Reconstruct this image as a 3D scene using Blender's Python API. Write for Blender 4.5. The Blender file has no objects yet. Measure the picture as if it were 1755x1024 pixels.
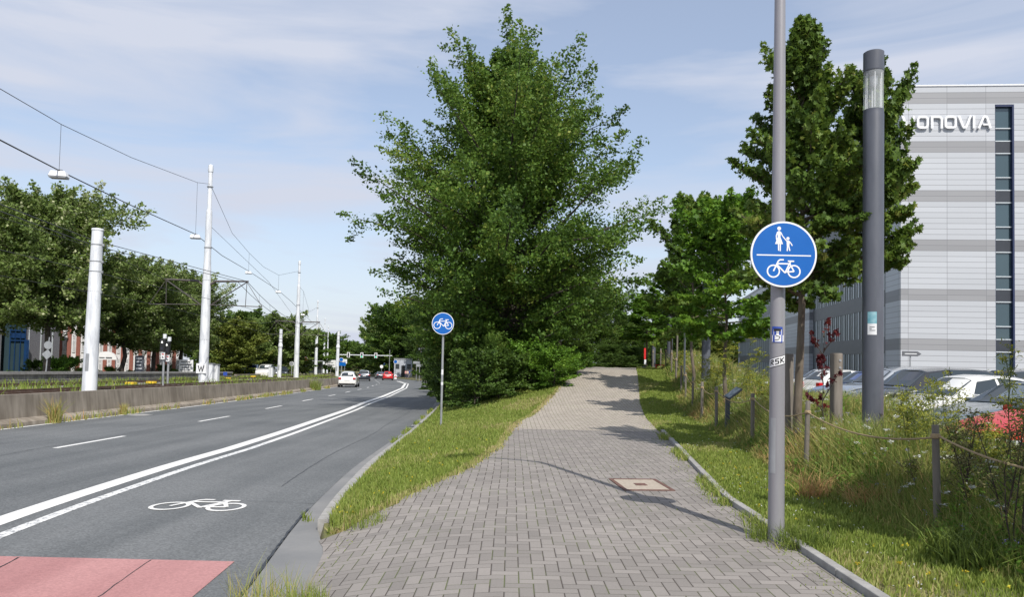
import bpy, bmesh, math, random
import numpy as np
from mathutils import Vector, Matrix, Euler
R = math.radians
random.seed(7)
sc = bpy.context.scene
col = sc.collection
# ---------------------------------------------------------------- camera, sky, sun, exposure
F_PX, CX, CY, W0 = 1300.0, 877.5, 567.0, 1755.0
PITCH, ROLL, EYE = R(2.2), R(1.2), 1.6
cam_d = bpy.data.cameras.new('camera')
cam = bpy.data.objects.new('camera', cam_d); col.objects.link(cam)
cam_d.sensor_width = 36; cam_d.lens = 36 * F_PX / W0
cam_d.shift_y = (CY - 512) / W0
cam_d.clip_start = 0.05; cam_d.clip_end = 3000
CAM_M = Matrix.Translation((0, 0, EYE)) @ Matrix.Rotation(R(90) + PITCH, 4, 'X') @ Matrix.Rotation(ROLL, 4, 'Z')
cam.matrix_world = CAM_M
sc.camera = cam
SUN_EL = R(49); SUN_AZ = R(159)          # azimuth clockwise from +Y, towards the sun
wd = bpy.data.worlds.new('World'); sc.world = wd; wd.use_nodes = True
nt = wd.node_tree; nt.nodes.clear()
_o = nt.nodes.new('ShaderNodeOutputWorld'); _b = nt.nodes.new('ShaderNodeBackground')
_s = nt.nodes.new('ShaderNodeTexSky'); _s.sky_type = 'NISHITA'; _s.sun_disc = False
_s.sun_elevation = SUN_EL; _s.sun_rotation = SUN_AZ; _s.air_density = 1.0; _s.dust_density = .7; _s.ozone_density = 1.0
_tc = nt.nodes.new('ShaderNodeTexCoord'); _mp = nt.nodes.new('ShaderNodeMapping')
_mp.inputs['Scale'].default_value = (1.0, 1.6, 6.5); _mp.inputs['Rotation'].default_value = (0.12, 0.1, 0.3)
_n = nt.nodes.new('ShaderNodeTexNoise'); _n.inputs['Scale'].default_value = 1.7; _n.inputs['Detail'].default_value = 9
_n.inputs['Roughness'].default_value = 0.52; _n.inputs['Distortion'].default_value = 0.5
_r = nt.nodes.new('ShaderNodeMapRange'); _r.inputs['From Min'].default_value = 0.4; _r.inputs['From Max'].default_value = 0.62
_r.inputs['To Min'].default_value = 0.35; _r.inputs['To Max'].default_value = 1.0
_m = nt.nodes.new('ShaderNodeMix'); _m.data_type = 'RGBA'
_m.inputs['B'].default_value = (3.95, 4.22, 4.95, 1)
nt.links.new(_tc.outputs['Generated'], _mp.inputs[0]); nt.links.new(_mp.outputs[0], _n.inputs[0])
nt.links.new(_n.outputs[0], _r.inputs[0]); _sz = nt.nodes.new('ShaderNodeSeparateXYZ'); nt.links.new(_tc.outputs['Generated'], _sz.inputs[0])
_hz = nt.nodes.new('ShaderNodeMapRange'); _hz.inputs['From Max'].default_value = .42; _hz.inputs['To Min'].default_value = .85; _hz.inputs['To Max'].default_value = 0; nt.links.new(_sz.outputs[2], _hz.inputs[0])
_mx = nt.nodes.new('ShaderNodeMath'); _mx.operation = 'MAXIMUM'; nt.links.new(_r.outputs[0], _mx.inputs[0]); nt.links.new(_hz.outputs[0], _mx.inputs[1])
nt.links.new(_mx.outputs[0], _m.inputs['Factor'])
nt.links.new(_s.outputs[0], _m.inputs['A']); nt.links.new(_m.outputs['Result'], _b.inputs[0])
_b.inputs[1].default_value = 0.135
nt.links.new(_b.outputs[0], _o.inputs[0])
sun_d = bpy.data.lights.new('sun', 'SUN'); sun_d.energy = 3.9; sun_d.angle = R(0.6); sun_d.color = (1, 0.955, 0.89)
sun = bpy.data.objects.new('sun', sun_d); col.objects.link(sun)
_to = Vector((math.sin(SUN_AZ) * math.cos(SUN_EL), math.cos(SUN_AZ) * math.cos(SUN_EL), math.sin(SUN_EL)))
sun.rotation_euler = _to.to_track_quat('Z', 'Y').to_euler(); sun.location = _to * 60
sc.view_settings.view_transform = 'Standard'; sc.view_settings.look = 'None'
sc.view_settings.exposure = 0.3; sc.view_settings.gamma = 1.0
sc.render.engine = 'CYCLES'
sc.cycles.max_bounces = 6; sc.cycles.diffuse_bounces = 3; sc.cycles.transparent_max_bounces = 8
sc.cycles.use_denoising = True
sc.cycles.caustics_reflective = False; sc.cycles.caustics_refractive = False

def ray(px, py):
    d = CAM_M.to_3x3() @ Vector(((px - CX), -(py - CY), -F_PX))
    return d / d.y
def at(px, py, Y):                      # the world point seen at a photo pixel, Y metres ahead
    return Vector((0, 0, EYE)) + ray(px, py) * Y
# ---------------------------------------------------------------- helpers
def tag(o, label=None, cat=None, group=None, kind=None):
    if label: o['label'] = label
    if cat: o['category'] = cat
    if group: o['group'] = group
    if kind: o['kind'] = kind
    return o
def empty(name, loc, rz=0, label=None, cat=None, group=None):
    o = bpy.data.objects.new(name, None); col.objects.link(o)
    o.location = loc; o.rotation_euler = (0, 0, rz); o.empty_display_size = 0.2
    return tag(o, label, cat, group)
def copy_tree(o, parent=None):
    c = o.copy(); col.objects.link(c); c.parent = parent
    for ch in list(o.children): copy_tree(ch, c)
    return c
class MB:
    def __init__(s): s.v = []; s.f = []; s.m = []
    def add(s, vs, fs, mi=0):
        b = len(s.v); s.v += [tuple(p) for p in vs]
        for f in fs: s.f.append(tuple(b + i for i in f)); s.m.append(mi)
        return s
    def box(s, c, d, rz=0, mi=0, M=None, taper=1):
        x, y, z = d[0] / 2, d[1] / 2, d[2] / 2
        P = [Vector((a * x * (taper if k > 0 else 1), b * y * (taper if k > 0 else 1), k * z)) for k in (-1, 1) for a, b in ((-1, -1), (1, -1), (1, 1), (-1, 1))]
        Q = Matrix.Rotation(rz, 3, 'Z')
        P = [Q @ p + Vector(c) for p in P]
        if M: P = [M @ p for p in P]
        return s.add(P, [(3, 2, 1, 0), (4, 5, 6, 7), (0, 1, 5, 4), (1, 2, 6, 5), (2, 3, 7, 6), (3, 0, 4, 7)], mi)
    def tube(s, pts, rs, n=10, mi=0, cap=True):
        pts = [Vector(p) for p in pts]
        if not hasattr(rs, '__len__'): rs = [rs] * len(pts)
        rings = []; up = None
        for i, p in enumerate(pts):
            t = (pts[min(i + 1, len(pts) - 1)] - pts[max(i - 1, 0)])
            t = t.normalized() if t.length > 1e-9 else Vector((0, 0, 1))
            if up is None: up = Vector((1, 0, 0)) if abs(t.z) > 0.9 else Vector((0, 0, 1))
            a = t.cross(up); a = a.normalized() if a.length > 1e-6 else t.orthogonal().normalized()
            b = a.cross(t).normalized(); up = b if abs(t.dot(b)) < .9 else up
            rings.append([p + (a * math.cos(2 * math.pi * k / n) + b * math.sin(2 * math.pi * k / n)) * rs[i] for k in range(n)])
        V = [q for r in rings for q in r]; Fc = []
        for i in range(len(pts) - 1):
            for k in range(n):
                k2 = (k + 1) % n
                Fc.append((i * n + k, i * n + k2, (i + 1) * n + k2, (i + 1) * n + k))
        if cap: Fc.append(tuple(range(n))[::-1]); Fc.append(tuple((len(pts) - 1) * n + k for k in range(n)))
        return s.add(V, Fc, mi)
    def cyl(s, p0, p1, r0, r1=None, n=16, mi=0): return s.tube([p0, p1], [r0, r0 if r1 is None else r1], n, mi)
    def lathe(s, c, prof, n=24, mi=0):      # prof [(r,z)...]
        V = []; Fc = []
        for r, z in prof:
            V += [Vector(c) + Vector((r * math.cos(2 * math.pi * k / n), r * math.sin(2 * math.pi * k / n), z)) for k in range(n)]
        for i in range(len(prof) - 1):
            for k in range(n): Fc.append((i * n + k, i * n + (k + 1) % n, (i + 1) * n + (k + 1) % n, (i + 1) * n + k))
        Fc.append(tuple(range(n))[::-1]); Fc.append(tuple((len(prof) - 1) * n + k for k in range(n)))
        return s.add(V, Fc, mi)
    def prism(s, pts, t0, t1, M=None, mi=0):    # 2-D outline extruded from depth t0 to t1
        n = len(pts)
        V = [Vector((x, y, t0)) for x, y in pts] + [Vector((x, y, t1)) for x, y in pts]
        if M: V = [M @ p for p in V]
        return s.add(V, [tuple(range(n))[::-1], tuple(range(n, 2 * n))] + [(i, (i + 1) % n, n + (i + 1) % n, n + i) for i in range(n)], mi)
    def stroke(s, pts, w, t0, t1, M=None, closed=False, mi=0):
        P = [Vector(p) for p in pts]; n = len(P); L = []; Rr = []
        for i in range(n):
            a = P[i] - P[i - 1] if (i > 0 or closed) else P[1] - P[0]
            b = P[(i + 1) % n] - P[i] if (i < n - 1 or closed) else a
            a = a.normalized(); b = b.normalized()
            na = Vector((-a.y, a.x)); nb = Vector((-b.y, b.x)); m = (na + nb)
            m = m.normalized() if m.length > 1e-6 else na
            k = (w / 2) / max(m.dot(na), 0.45)
            L.append(P[i] + m * k); Rr.append(P[i] - m * k)
        for i in range(n if closed else n - 1):
            j = (i + 1) % n
            s.prism([tuple(Rr[i]), tuple(Rr[j]), tuple(L[j]), tuple(L[i])], t0, t1, M, mi) if not closed and n == 2 else s._seg(Rr[i], Rr[j], L[j], L[i], t0, t1, M, mi, (not closed and i == 0), (not closed and i == n - 2))
        return s
    def _seg(s, a, b, c, d, t0, t1, M, mi, c0, c1):
        V = [Vector((p.x, p.y, t)) for t in (t0, t1) for p in (a, b, c, d)]
        if M: V = [M @ p for p in V]
        fs = [(3, 2, 1, 0), (4, 5, 6, 7), (0, 1, 5, 4), (2, 3, 7, 6)]
        if c0: fs.append((3, 0, 4, 7))
        if c1: fs.append((1, 2, 6, 5))
        s.add(V, fs, mi)
    def build(s, name, mats, parent=None, smooth=False, bevel=0):
        me = bpy.data.meshes.new(name); me.from_pydata(s.v, [], s.f)
        for m in (mats if isinstance(mats, (list, tuple)) else [mats]): me.materials.append(m)
        me.polygons.foreach_set('material_index', s.m)
        me.update()
        if smooth:
            me.polygons.foreach_set('use_smooth', [True] * len(s.f)); me.set_sharp_from_angle(angle=R(40))
        o = bpy.data.objects.new(name, me); col.objects.link(o); o.parent = parent
        if bevel:
            b = o.modifiers.new('bevel', 'BEVEL'); b.width = bevel; b.segments = 2; b.limit_method = 'ANGLE'
        return o
def polys(name, V, tone, mats, mi=None, smooth=False):   # V (n,k,3) loose polygons; tone per face
    if len(tone) * 2 == len(V): tone = np.concatenate([tone, tone])
    n, k, _ = V.shape
    me = bpy.data.meshes.new(name)
    me.vertices.add(n * k); me.vertices.foreach_set('co', V.astype(np.float32).ravel())
    me.loops.add(n * k); me.loops.foreach_set('vertex_index', np.arange(n * k, dtype=np.int32))
    me.polygons.add(n); me.polygons.foreach_set('loop_start', np.arange(0, n * k, k, dtype=np.int32))
    for m in (mats if isinstance(mats, (list, tuple)) else [mats]): me.materials.append(m)
    if mi is not None: me.polygons.foreach_set('material_index', mi.astype(np.int32))
    me.update(calc_edges=True)
    a = me.attributes.new('tone', 'FLOAT', 'FACE'); a.data.foreach_set('value', tone.astype(np.float32))
    return me
def link(name, me, parent=None):
    o = bpy.data.objects.new(name, me); col.objects.link(o); o.parent = parent; return o
# ---------------------------------------------------------------- materials
def _base(name):
    m = bpy.data.materials.new(name); m.use_nodes = True
    t = m.node_tree; b = t.nodes['Principled BSDF']; return m, t, b
def pmat(name, c1, c2=None, scale=4, rough=0.6, bump=0.0, bscale=None, metal=0, detail=6, lo=.35, hi=.65, stretch=(1, 1, 1), spec=.5, coat=0):
    m, t, b = _base(name); N = t.nodes.new; L = t.links.new
    b.inputs['Roughness'].default_value = rough; b.inputs['Metallic'].default_value = metal
    b.inputs['Specular IOR Level'].default_value = spec
    if coat: b.inputs['Coat Weight'].default_value = coat; b.inputs['Coat Roughness'].default_value = .05
    tc = N('ShaderNodeTexCoord'); mp = N('ShaderNodeMapping'); mp.inputs['Scale'].default_value = stretch
    L(tc.outputs['Object'], mp.inputs[0])
    c2 = c2 or tuple(min(1, x * 1.12 + .004) for x in c1)
    n = N('ShaderNodeTexNoise'); n.inputs['Scale'].default_value = scale; n.inputs['Detail'].default_value = detail
    n.inputs['Roughness'].default_value = .62; L(mp.outputs[0], n.inputs[0])
    r = N('ShaderNodeMapRange'); r.inputs['From Min'].default_value = lo; r.inputs['From Max'].default_value = hi; L(n.outputs[0], r.inputs[0])
    x = N('ShaderNodeMix'); x.data_type = 'RGBA'; x.inputs['A'].default_value = (*c1, 1); x.inputs['B'].default_value = (*c2, 1)
    L(r.outputs[0], x.inputs['Factor']); L(x.outputs['Result'], b.inputs['Base Color'])
    if bump:
        n2 = N('ShaderNodeTexNoise'); n2.inputs['Scale'].default_value = bscale or scale * 6; n2.inputs['Detail'].default_value = 4; L(mp.outputs[0], n2.inputs[0])
        bp = N('ShaderNodeBump'); bp.inputs['Strength'].default_value = bump; bp.inputs['Distance'].default_value = .01
        L(n2.outputs[0], bp.inputs['Height']); L(bp.outputs[0], b.inputs['Normal'])
    return m
def leafmat(name, cols, rough=.55, trans=.35):
    m, t, b = _base(name); N = t.nodes.new; L = t.links.new
    a = N('ShaderNodeAttribute'); a.attribute_name = 'tone'
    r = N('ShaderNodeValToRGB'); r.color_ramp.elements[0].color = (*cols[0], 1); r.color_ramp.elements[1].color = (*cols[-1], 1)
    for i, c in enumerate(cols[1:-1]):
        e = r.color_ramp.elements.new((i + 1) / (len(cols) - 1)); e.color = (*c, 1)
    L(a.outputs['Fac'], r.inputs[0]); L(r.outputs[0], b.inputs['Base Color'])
    b.inputs['Roughness'].default_value = rough; b.inputs['Specular IOR Level'].default_value = .3
    tr = N('ShaderNodeBsdfTranslucent'); hs = N('ShaderNodeHueSaturation'); hs.inputs['Value'].default_value = 1.25; hs.inputs['Hue'].default_value = .485
    L(r.outputs[0], hs.inputs['Color']); L(hs.outputs[0], tr.inputs[0])
    mx = N('ShaderNodeMixShader'); mx.inputs[0].default_value = trans
    L(b.outputs[0], mx.inputs[1]); L(tr.outputs[0], mx.inputs[2]); L(mx.outputs[0], t.nodes['Material Output'].inputs[0])
    return m
def glassmat(name, c=(.03, .04, .045), rough=.04):
    m, t, b = _base(name); b.inputs['Base Color'].default_value = (*c, 1); b.inputs['Roughness'].default_value = rough
    b.inputs['Specular IOR Level'].default_value = .9; return m
def emit(name, c, s=1.5):
    m, t, b = _base(name); b.inputs['Base Color'].default_value = (*c, 1); b.inputs['Emission Color'].default_value = (*c, 1)
    b.inputs['Emission Strength'].default_value = s; return m
M = {}
M['white'] = pmat('white_paint', (.74, .75, .76), (.8, .8, .8), 8, .4)
M['signblue'] = pmat('sign_blue', (.002, .105, .41), (.004, .12, .45), 3, .35)
M['signwhite'] = pmat('sign_white', (.8, .8, .8), (.85, .85, .85), 3, .35)
M['galv'] = pmat('galvanised_steel', (.30, .31, .32), (.40, .41, .42), 9, .45, metal=.35, stretch=(1, 1, .3))
M['polegrey'] = pmat('grey_pole_paint', (.255, .25, .265), (.30, .295, .31), 5, .38, stretch=(1, 1, .2), metal=.15)
M['lampgrey'] = pmat('dark_grey_lamp_paint', (.08, .087, .105), (.10, .107, .127), 6, .42, stretch=(1, 1, .3))
M['mastwhite'] = pmat('weathered_white_mast', (.55, .57, .6), (.74, .76, .78), 2.5, .55, stretch=(2, 2, .35), lo=.4, hi=.55, detail=10)
M['black'] = pmat('black_plastic', (.012, .012, .013), (.02, .02, .02), 8, .45)
M['rubber'] = pmat('tyre_rubber', (.012, .012, .012), (.02, .02, .02), 10, .8)
M['rim'] = pmat('wheel_rim', (.42, .43, .45), None, 8, .3, metal=.8)
M['darksteel'] = pmat('dark_steel', (.07, .065, .065), (.12, .1, .09), 7, .6, metal=.3)
M['wire'] = pmat('overhead_cable', (.035, .037, .04), None, 4, .6)
M['wood'] = pmat('weathered_post_wood', (.12, .105, .085), (.22, .195, .165), 14, .85, .35, 40, stretch=(1, 1, .12), lo=.3, hi=.7)
M['bark'] = pmat('bark', (.10, .078, .055), (.17, .14, .105), 9, .9, .5, 30, stretch=(1, 1, .35))
M['barkdark'] = pmat('dark_bark', (.045, .038, .03), (.085, .07, .055), 6, .9, .5, 20, stretch=(1, 1, .35))
M['rope'] = pmat('hemp_rope', (.28, .2, .11), (.38, .29, .17), 60, .9)
M['stone'] = pmat('concrete_kerb', (.25, .24, .225), (.36, .35, .33), 6, .9, .4, 90, detail=10)
M['red'] = pmat('red_paint', (.6, .02, .02), None, 6, .4)
M['yellow'] = pmat('yellow_paint', (.75, .5, .03), None, 6, .5)
M['plate'] = pmat('number_plate', (.7, .7, .66), None, 5, .5)
M['glass'] = glassmat('car_glass')
M['tail'] = pmat('tail_light_red', (.45, .01, .012), None, 9, .2)
M['lamp'] = pmat('head_light', (.6, .62, .65), None, 9, .15)
M['green'] = emit('signal_green', (.02, .7, .35), 1.2)
M['redlamp'] = emit('signal_red', (.8, .03, .02), .7)
M['lens'] = pmat('dark_lens', (.02, .02, .03), None, 9, .2)
# ---------------------------------------------------------------- lie of the land
def tab(T):
    xs = [a for a, _ in T]; ys = [b for _, b in T]
    return lambda y: np.interp(y, xs, ys)
def smooth_tab(T, w=3.0):
    f = tab(T)
    return lambda y: (f(np.asarray(y) - w) + 2 * f(np.asarray(y) - w / 2) + 2 * f(y) + 2 * f(np.asarray(y) + w / 2) + f(np.asarray(y) + w)) / 8
E = smooth_tab([(-30, -1.2), (0, -1.6), (5.5, -1.9), (6.3, -2.05), (9, -2.4), (13, -2.7), (20, -2.9), (32, -3.45), (50, -4.7), (74, -6.8), (100, -10.1), (135, -17), (170, -26.5), (220, -46), (300, -86), (420, -160)], 1.2)
def E_th(y):                             # heading of the road: unit tangent
    d = (float(E(y + 1.5)) - float(E(y - 1.5))) / 3.0
    t = Vector((d, 1)).normalized(); return t
def zr(y): return -0.1 - 0.0175 * np.clip(y, 0, 300)
def off(y, u, z=None):                   # a point u metres right of the road's right edge
    t = E_th(y); n = Vector((t.y, -t.x))
    return Vector((float(E(y)) + n.x * u, y + n.y * u, float(zr(y)) if z is None else z))
PL = tab([(-10, -.9), (5, -1.42), (7.7, -1.70), (8.5, -1.26), (10.8, -.65), (14, -.15), (17.3, .03), (20, .3), (26, 1.33), (32, 2.4), (38, 3.2), (45, 4.3), (60, 7), (100, 16)])
_PL0 = PL
PR = tab([(-10, 2.6), (5.3, 2.5), (9, 2.52), (11.8, 2.84), (17.7, 3.5), (22, 3.95), (26, 4.46), (32, 5.4), (38, 6.3), (45, 7.5), (60, 10), (100, 19)])
FN = tab([(-10, 3.9), (4, 3.9), (7.2, 3.95), (10.6, 4.1), (14.2, 4.55), (18, 4.95), (23.5, 5.6), (31, 6.8), (41, 8.2), (60, 12), (100, 21)])
PK = tab([(-10, 6.6), (8, 6.7), (11, 6.65), (45, 15), (60, 19), (100, 30)])
def sst(a, b, y):
    t = np.clip((np.asarray(y, float) - a) / (b - a), 0, 1); return t * t * (3 - 2 * t)
def zp(y): return 1.25 * sst(21, 38, y) - 1.0 * sst(48, 90, y)
def zk(y): return -.06 - .3 * sst(60, 120, y)         # parking level
ga = lambda y: .45 - .17 * float(sst(7.0, 7.9, y))        # width of the gutter
def dipf(x, y):          # near the gutter the paving falls to road level
    if y > 9: return 0.0
    xl = float(E(y)) + .45; t = min(1, max(0, (x - xl) / 1.5)); k = 1 - float(sst(7.5, 9, y))
    return (float(zp(y)) - float(zr(y)) - .018) * (1 - t) ** 1.6 * k
def H(x, y):
    """height of the ground at x, y (scalar)"""
    e = float(E(y)); u = x - e; c = E_th(y).y; u *= c
    r = float(zr(y))
    if u < -21.3: return r + .1
    if u < -10.6: return r + .62
    if u <= 0: return r
    pl, pr, fn, pk = float(PL(y)), float(PR(y)), float(FN(y)), float(PK(y))
    z0, z1, z2 = r + (.1 if y > 7.9 else -.04), float(zp(y)), float(zk(y))
    if y > 100: return r + .1 + min(1.2, max(0, u - 1) * .1)
    if x < pl:
        z1 -= dipf(pl, y); t = min(1, max(0, (u - .3) / max(.1, (pl - e) * c - .3))); zz = z0 + (z1 - z0) * t
        return min(zz, float(zp(y)) - dipf(x, y) - .02) if y < 7.9 else zz
    if x < fn + .6: return z1 + (.03 if x > pr else 0) - dipf(x, y)
    if x < pk: t = (x - fn - .6) / max(.1, pk - fn - .6); t = t * t * (3 - 2 * t); return z1 + .03 + (z2 - z1 - .03) * t
    return z2
M['soil'] = pmat('turf_soil', (.10, .115, .035), (.19, .16, .07), 1.3, .95, .5, 60, detail=10)
ys = np.concatenate([np.arange(-12, 4, 1.0), np.arange(4, 45, .4), np.arange(45, 110, 2.0), np.arange(110, 320, 6), [330, 400, 520, 700]])
rows = []
def seg(a, b, n, last=False): return list(np.linspace(a, b, n + 1)[:(n + 1 if last else n)])
V = []; nc = None
for y in ys:
    e = float(E(y)); c = E_th(y).y; k = 1 / c
    pl, pr, fn, pk = float(PL(y)), float(PR(y)), float(FN(y)), float(PK(y))
    if y > 100: pl, pr, fn, pk = e + 8, e + 12, e + 14, e + 20
    pl = max(pl, e + ga(y) + .15)
    xs = [e - 400] + seg(e - 90, e - 31 * k, 4) + seg(e - 31 * k, e - 21.35 * k, 3) + [e - 21.25 * k] + seg(e - 21.2 * k, e - 10.75 * k, 3) + [e - 10.7 * k, e - 10.6 * k] + seg(e - 10 * k, e - .02, 3) + [e - .02] + [e + ga(y) + .03] + seg(e + ga(y) + .07, pl, 10) + seg(pl, pl + 1.6, 6) + seg(pl + 1.6, pr, 2) + seg(pr, fn, 4) + seg(fn, fn + .6, 2) + seg(fn + .6, pk, 6) + seg(pk, pk + 12, 3) + [pk + 60, pk + 160, pk + 500]
    nc = len(xs); row = []
    for x in xs:
        u = (x - e) * c
        if u < -31: z = float(zr(y)) + .12
        elif u < -21.22: z = float(zr(y)) - .05
        elif u < -10.65: z = float(zr(y)) + .62
        elif u < ga(y) + .05: z = float(zr(y)) - .06
        elif x >= pk: z = float(zk(y)) - .012
        elif pl <= x < pr and y < 100: z = float(zp(y)) - .015 - dipf(x, y)
        else: z = H(x, y) - .012
        if x <= e - 300: z = float(zr(y)) + 1
        row.append((x, y, z))
    V += row
mb = MB(); mb.v = V
nr = len(ys)
mb.f = [(i * nc + j, i * nc + j + 1, (i + 1) * nc + j + 1, (i + 1) * nc + j) for i in range(nr - 1) for j in range(nc - 1)]
mb.m = [0] * len(mb.f)
g = mb.build('ground', M['soil'], smooth=True); tag(g, 'green grassy ground between road, path and buildings', kind='structure')
# --- asphalt
def asphalt(name, c1, c2, speck=.16):
    m, t, b = _base(name); N = t.nodes.new; L = t.links.new
    tc = N('ShaderNodeTexCoord')
    n1 = N('ShaderNodeTexNoise'); n1.inputs['Scale'].default_value = .35; n1.inputs['Detail'].default_value = 7; L(tc.outputs['Object'], n1.inputs[0])
    mp = N('ShaderNodeMapping'); mp.inputs['Scale'].default_value = (1.2, .05, 1); L(tc.outputs['Object'], mp.inputs[0])
    n3 = N('ShaderNodeTexNoise'); n3.inputs['Scale'].default_value = 1.5; n3.inputs['Detail'].default_value = 3; L(mp.outputs[0], n3.inputs[0])
    ad = N('ShaderNodeMath'); ad.operation = 'ADD'; L(n1.outputs[0], ad.inputs[0]); L(n3.outputs[0], ad.inputs[1])
    r1 = N('ShaderNodeMapRange'); r1.inputs['From Min'].default_value = .75; r1.inputs['From Max'].default_value = 1.25; L(ad.outputs[0], r1.inputs[0])
    x = N('ShaderNodeMix'); x.data_type = 'RGBA'; x.inputs['A'].default_value = (*c1, 1); x.inputs['B'].default_value = (*c2, 1); L(r1.outputs[0], x.inputs['Factor'])
    v = N('ShaderNodeTexVoronoi'); v.inputs['Scale'].default_value = 55; L(tc.outputs['Object'], v.inputs[0])
    r2 = N('ShaderNodeMapRange'); r2.inputs['From Min'].default_value = .0; r2.inputs['From Max'].default_value = 1; r2.inputs['To Min'].default_value = 1 - speck; r2.inputs['To Max'].default_value = 1 + speck
    sp = N('ShaderNodeSeparateColor'); L(v.outputs['Color'], sp.inputs[0]); L(sp.outputs[0], r2.inputs[0])
    pw = N('ShaderNodeMath'); pw.operation = 'POWER'; pw.inputs[1].default_value = 1.6; L(r2.outputs[0], pw.inputs[0])
    mu = N('ShaderNodeVectorMath'); mu.operation = 'SCALE'; L(x.outputs['Result'], mu.inputs[0]); L(pw.outputs[0], mu.inputs['Scale'])
    L(mu.outputs[0], b.inputs['Base Color']); b.inputs['Roughness'].default_value = .85
    bp = N('ShaderNodeBump'); bp.inputs['Strength'].default_value = .5; bp.inputs['Distance'].default_value = .004
    L(v.outputs['Distance'], bp.inputs['Height']); L(bp.outputs[0], b.inputs['Normal'])
    return m
M['asphalt'] = asphalt('asphalt', (.092, .098, .100), (.145, .150, .150))
M['asphalt2'] = asphalt('parking_asphalt', (.12, .12, .12), (.17, .17, .165))
M['redroad'] = asphalt('red_road_surface', (.33, .15, .145), (.43, .215, .205), .07)
def markmat(name, c, wear):
    m, t, b = _base(name); N = t.nodes.new; L = t.links.new
    tc = N('ShaderNodeTexCoord'); n = N('ShaderNodeTexNoise'); n.inputs['Scale'].default_value = 14; n.inputs['Detail'].default_value = 10; n.inputs['Roughness'].default_value = .75; L(tc.outputs['Object'], n.inputs[0])
    r = N('ShaderNodeMapRange'); r.inputs['From Min'].default_value = wear - .04; r.inputs['From Max'].default_value = wear + .04; L(n.outputs[0], r.inputs[0])
    x = N('ShaderNodeMix'); x.data_type = 'RGBA'; x.inputs['A'].default_value = (*c, 1); x.inputs['B'].default_value = (.16, .165, .17, 1)
    L(r.outputs[0], x.inputs['Factor']); L(x.outputs['Result'], b.inputs['Base Color']); b.inputs['Roughness'].default_value = .7; return m
M['mark'] = markmat('road_marking_paint', (.70, .69, .66), .69)
M['markworn'] = markmat('worn_marking_paint', (.68, .68, .66), .55)
yy = np.concatenate([np.arange(-12, 40, 1.0), np.arange(40, 200, 2.5), np.arange(200, 420, 5)])
def ribbon(name, u0, u1, dz, mat, ys=yy, thick=0, label=None, kind='structure', cat=None, zf=None):
    mb = MB(); P = []
    for y in ys:
        y = float(y); z = float(zr(y)) + dz if zf is None else zf(y) + dz
        a = off(y, u0(y) if callable(u0) else u0, z); b = off(y, u1(y) if callable(u1) else u1, z); P.append((a, b))
    n = len(P)
    if not thick:
        mb.add([q for p in P for q in p], [(2 * i, 2 * i + 1, 2 * i + 3, 2 * i + 2) for i in range(n - 1)])
    else:
        vs = []
        for a, b in P: vs += [a, b, b - Vector((0, 0, thick)), a - Vector((0, 0, thick))]
        fs = []
        for i in range(n - 1):
            for k in range(4): fs.append((4 * i + k, 4 * i + (k + 1) % 4, 4 * i + 4 + (k + 1) % 4, 4 * i + 4 + k))
        fs += [(3, 2, 1, 0), (4 * n - 4, 4 * n - 3, 4 * n - 2, 4 * n - 1)]
        mb.add(vs, fs)
    o = mb.build(name, mat)
    return tag(o, label, cat, kind=kind)
ribbon('road', -10.45, 0, 0, M['asphalt'], label='grey asphalt main road curving left')
ribbon('opposite_road', -30.6, -21.6, 0, M['asphalt2'], label='asphalt carriageway beyond the tram tracks')
# apron / gutter
ga = lambda y: .45 - .17 * float(sst(7.0, 7.9, y))
M['apron'] = pmat('smooth_concrete', (.17, .172, .172), (.225, .222, .215), 1.2, .85, .25, 60, detail=9)
ribbon('gutter', 0.015, ga, .012, M['apron'], ys=np.arange(-12, 60, 1.0), label='smooth concrete gutter between asphalt and path')
ribbon('kerb', lambda y: ga(y), lambda y: ga(y) + .13, .13, M['stone'], ys=np.concatenate([np.arange(7.95, 20, .5), np.arange(20, 130, 2)]), thick=.2, label='narrow concrete kerb along the grass strip')
# markings
mk = []
def line(name, u, w, ys, mat=M['mark'], dz=.004, label=None):
    uf = u if callable(u) else (lambda y: u)
    return ribbon(name, lambda y: uf(y) - w / 2, lambda y: uf(y) + w / 2, dz, mat, ys=ys, label=label)
LU = tab([(-12, -3.2), (8, -3.15), (16, -3.05), (39, -3.6), (74, -3.75)])
line('edge_marking', -10.0, .12, np.arange(-12, 300, 2.0), label='thin white edge line beside the concrete barrier')
line('lane_marking', LU, .27, np.arange(-12, 125, 1.0), label='broad solid white lane line')
line('lane_marking', lambda y: LU(y) + .40, .14, np.arange(-12, 17.6, .5), M['markworn'], label='worn narrow white line beside the broad one')
line('lane_marking', lambda y: LU(y) + .40, .14, np.arange(17.5, 125, 1.0), label='narrow solid white line beside the broad one')
d0 = [(12.6, 16.9)]
mb = MB()
yq = 7.2
while yq < 190:
    ln = 2.9; UL = float(LU(yq)) - 3.3
    a0, a1 = off(yq, UL - .06, float(zr(yq)) + .004), off(yq, UL + .06, float(zr(yq)) + .004)
    b0, b1 = off(yq + ln, UL - .06, float(zr(yq + ln)) + .004), off(yq + ln, UL + .06, float(zr(yq + ln)) + .004)
    mb.add([a0, a1, b1, b0], [(0, 1, 2, 3)]); yq += 8.3
tag(mb.build('dashed_marking', M['mark']), 'white dashed line between the two car lanes', kind='structure')
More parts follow.
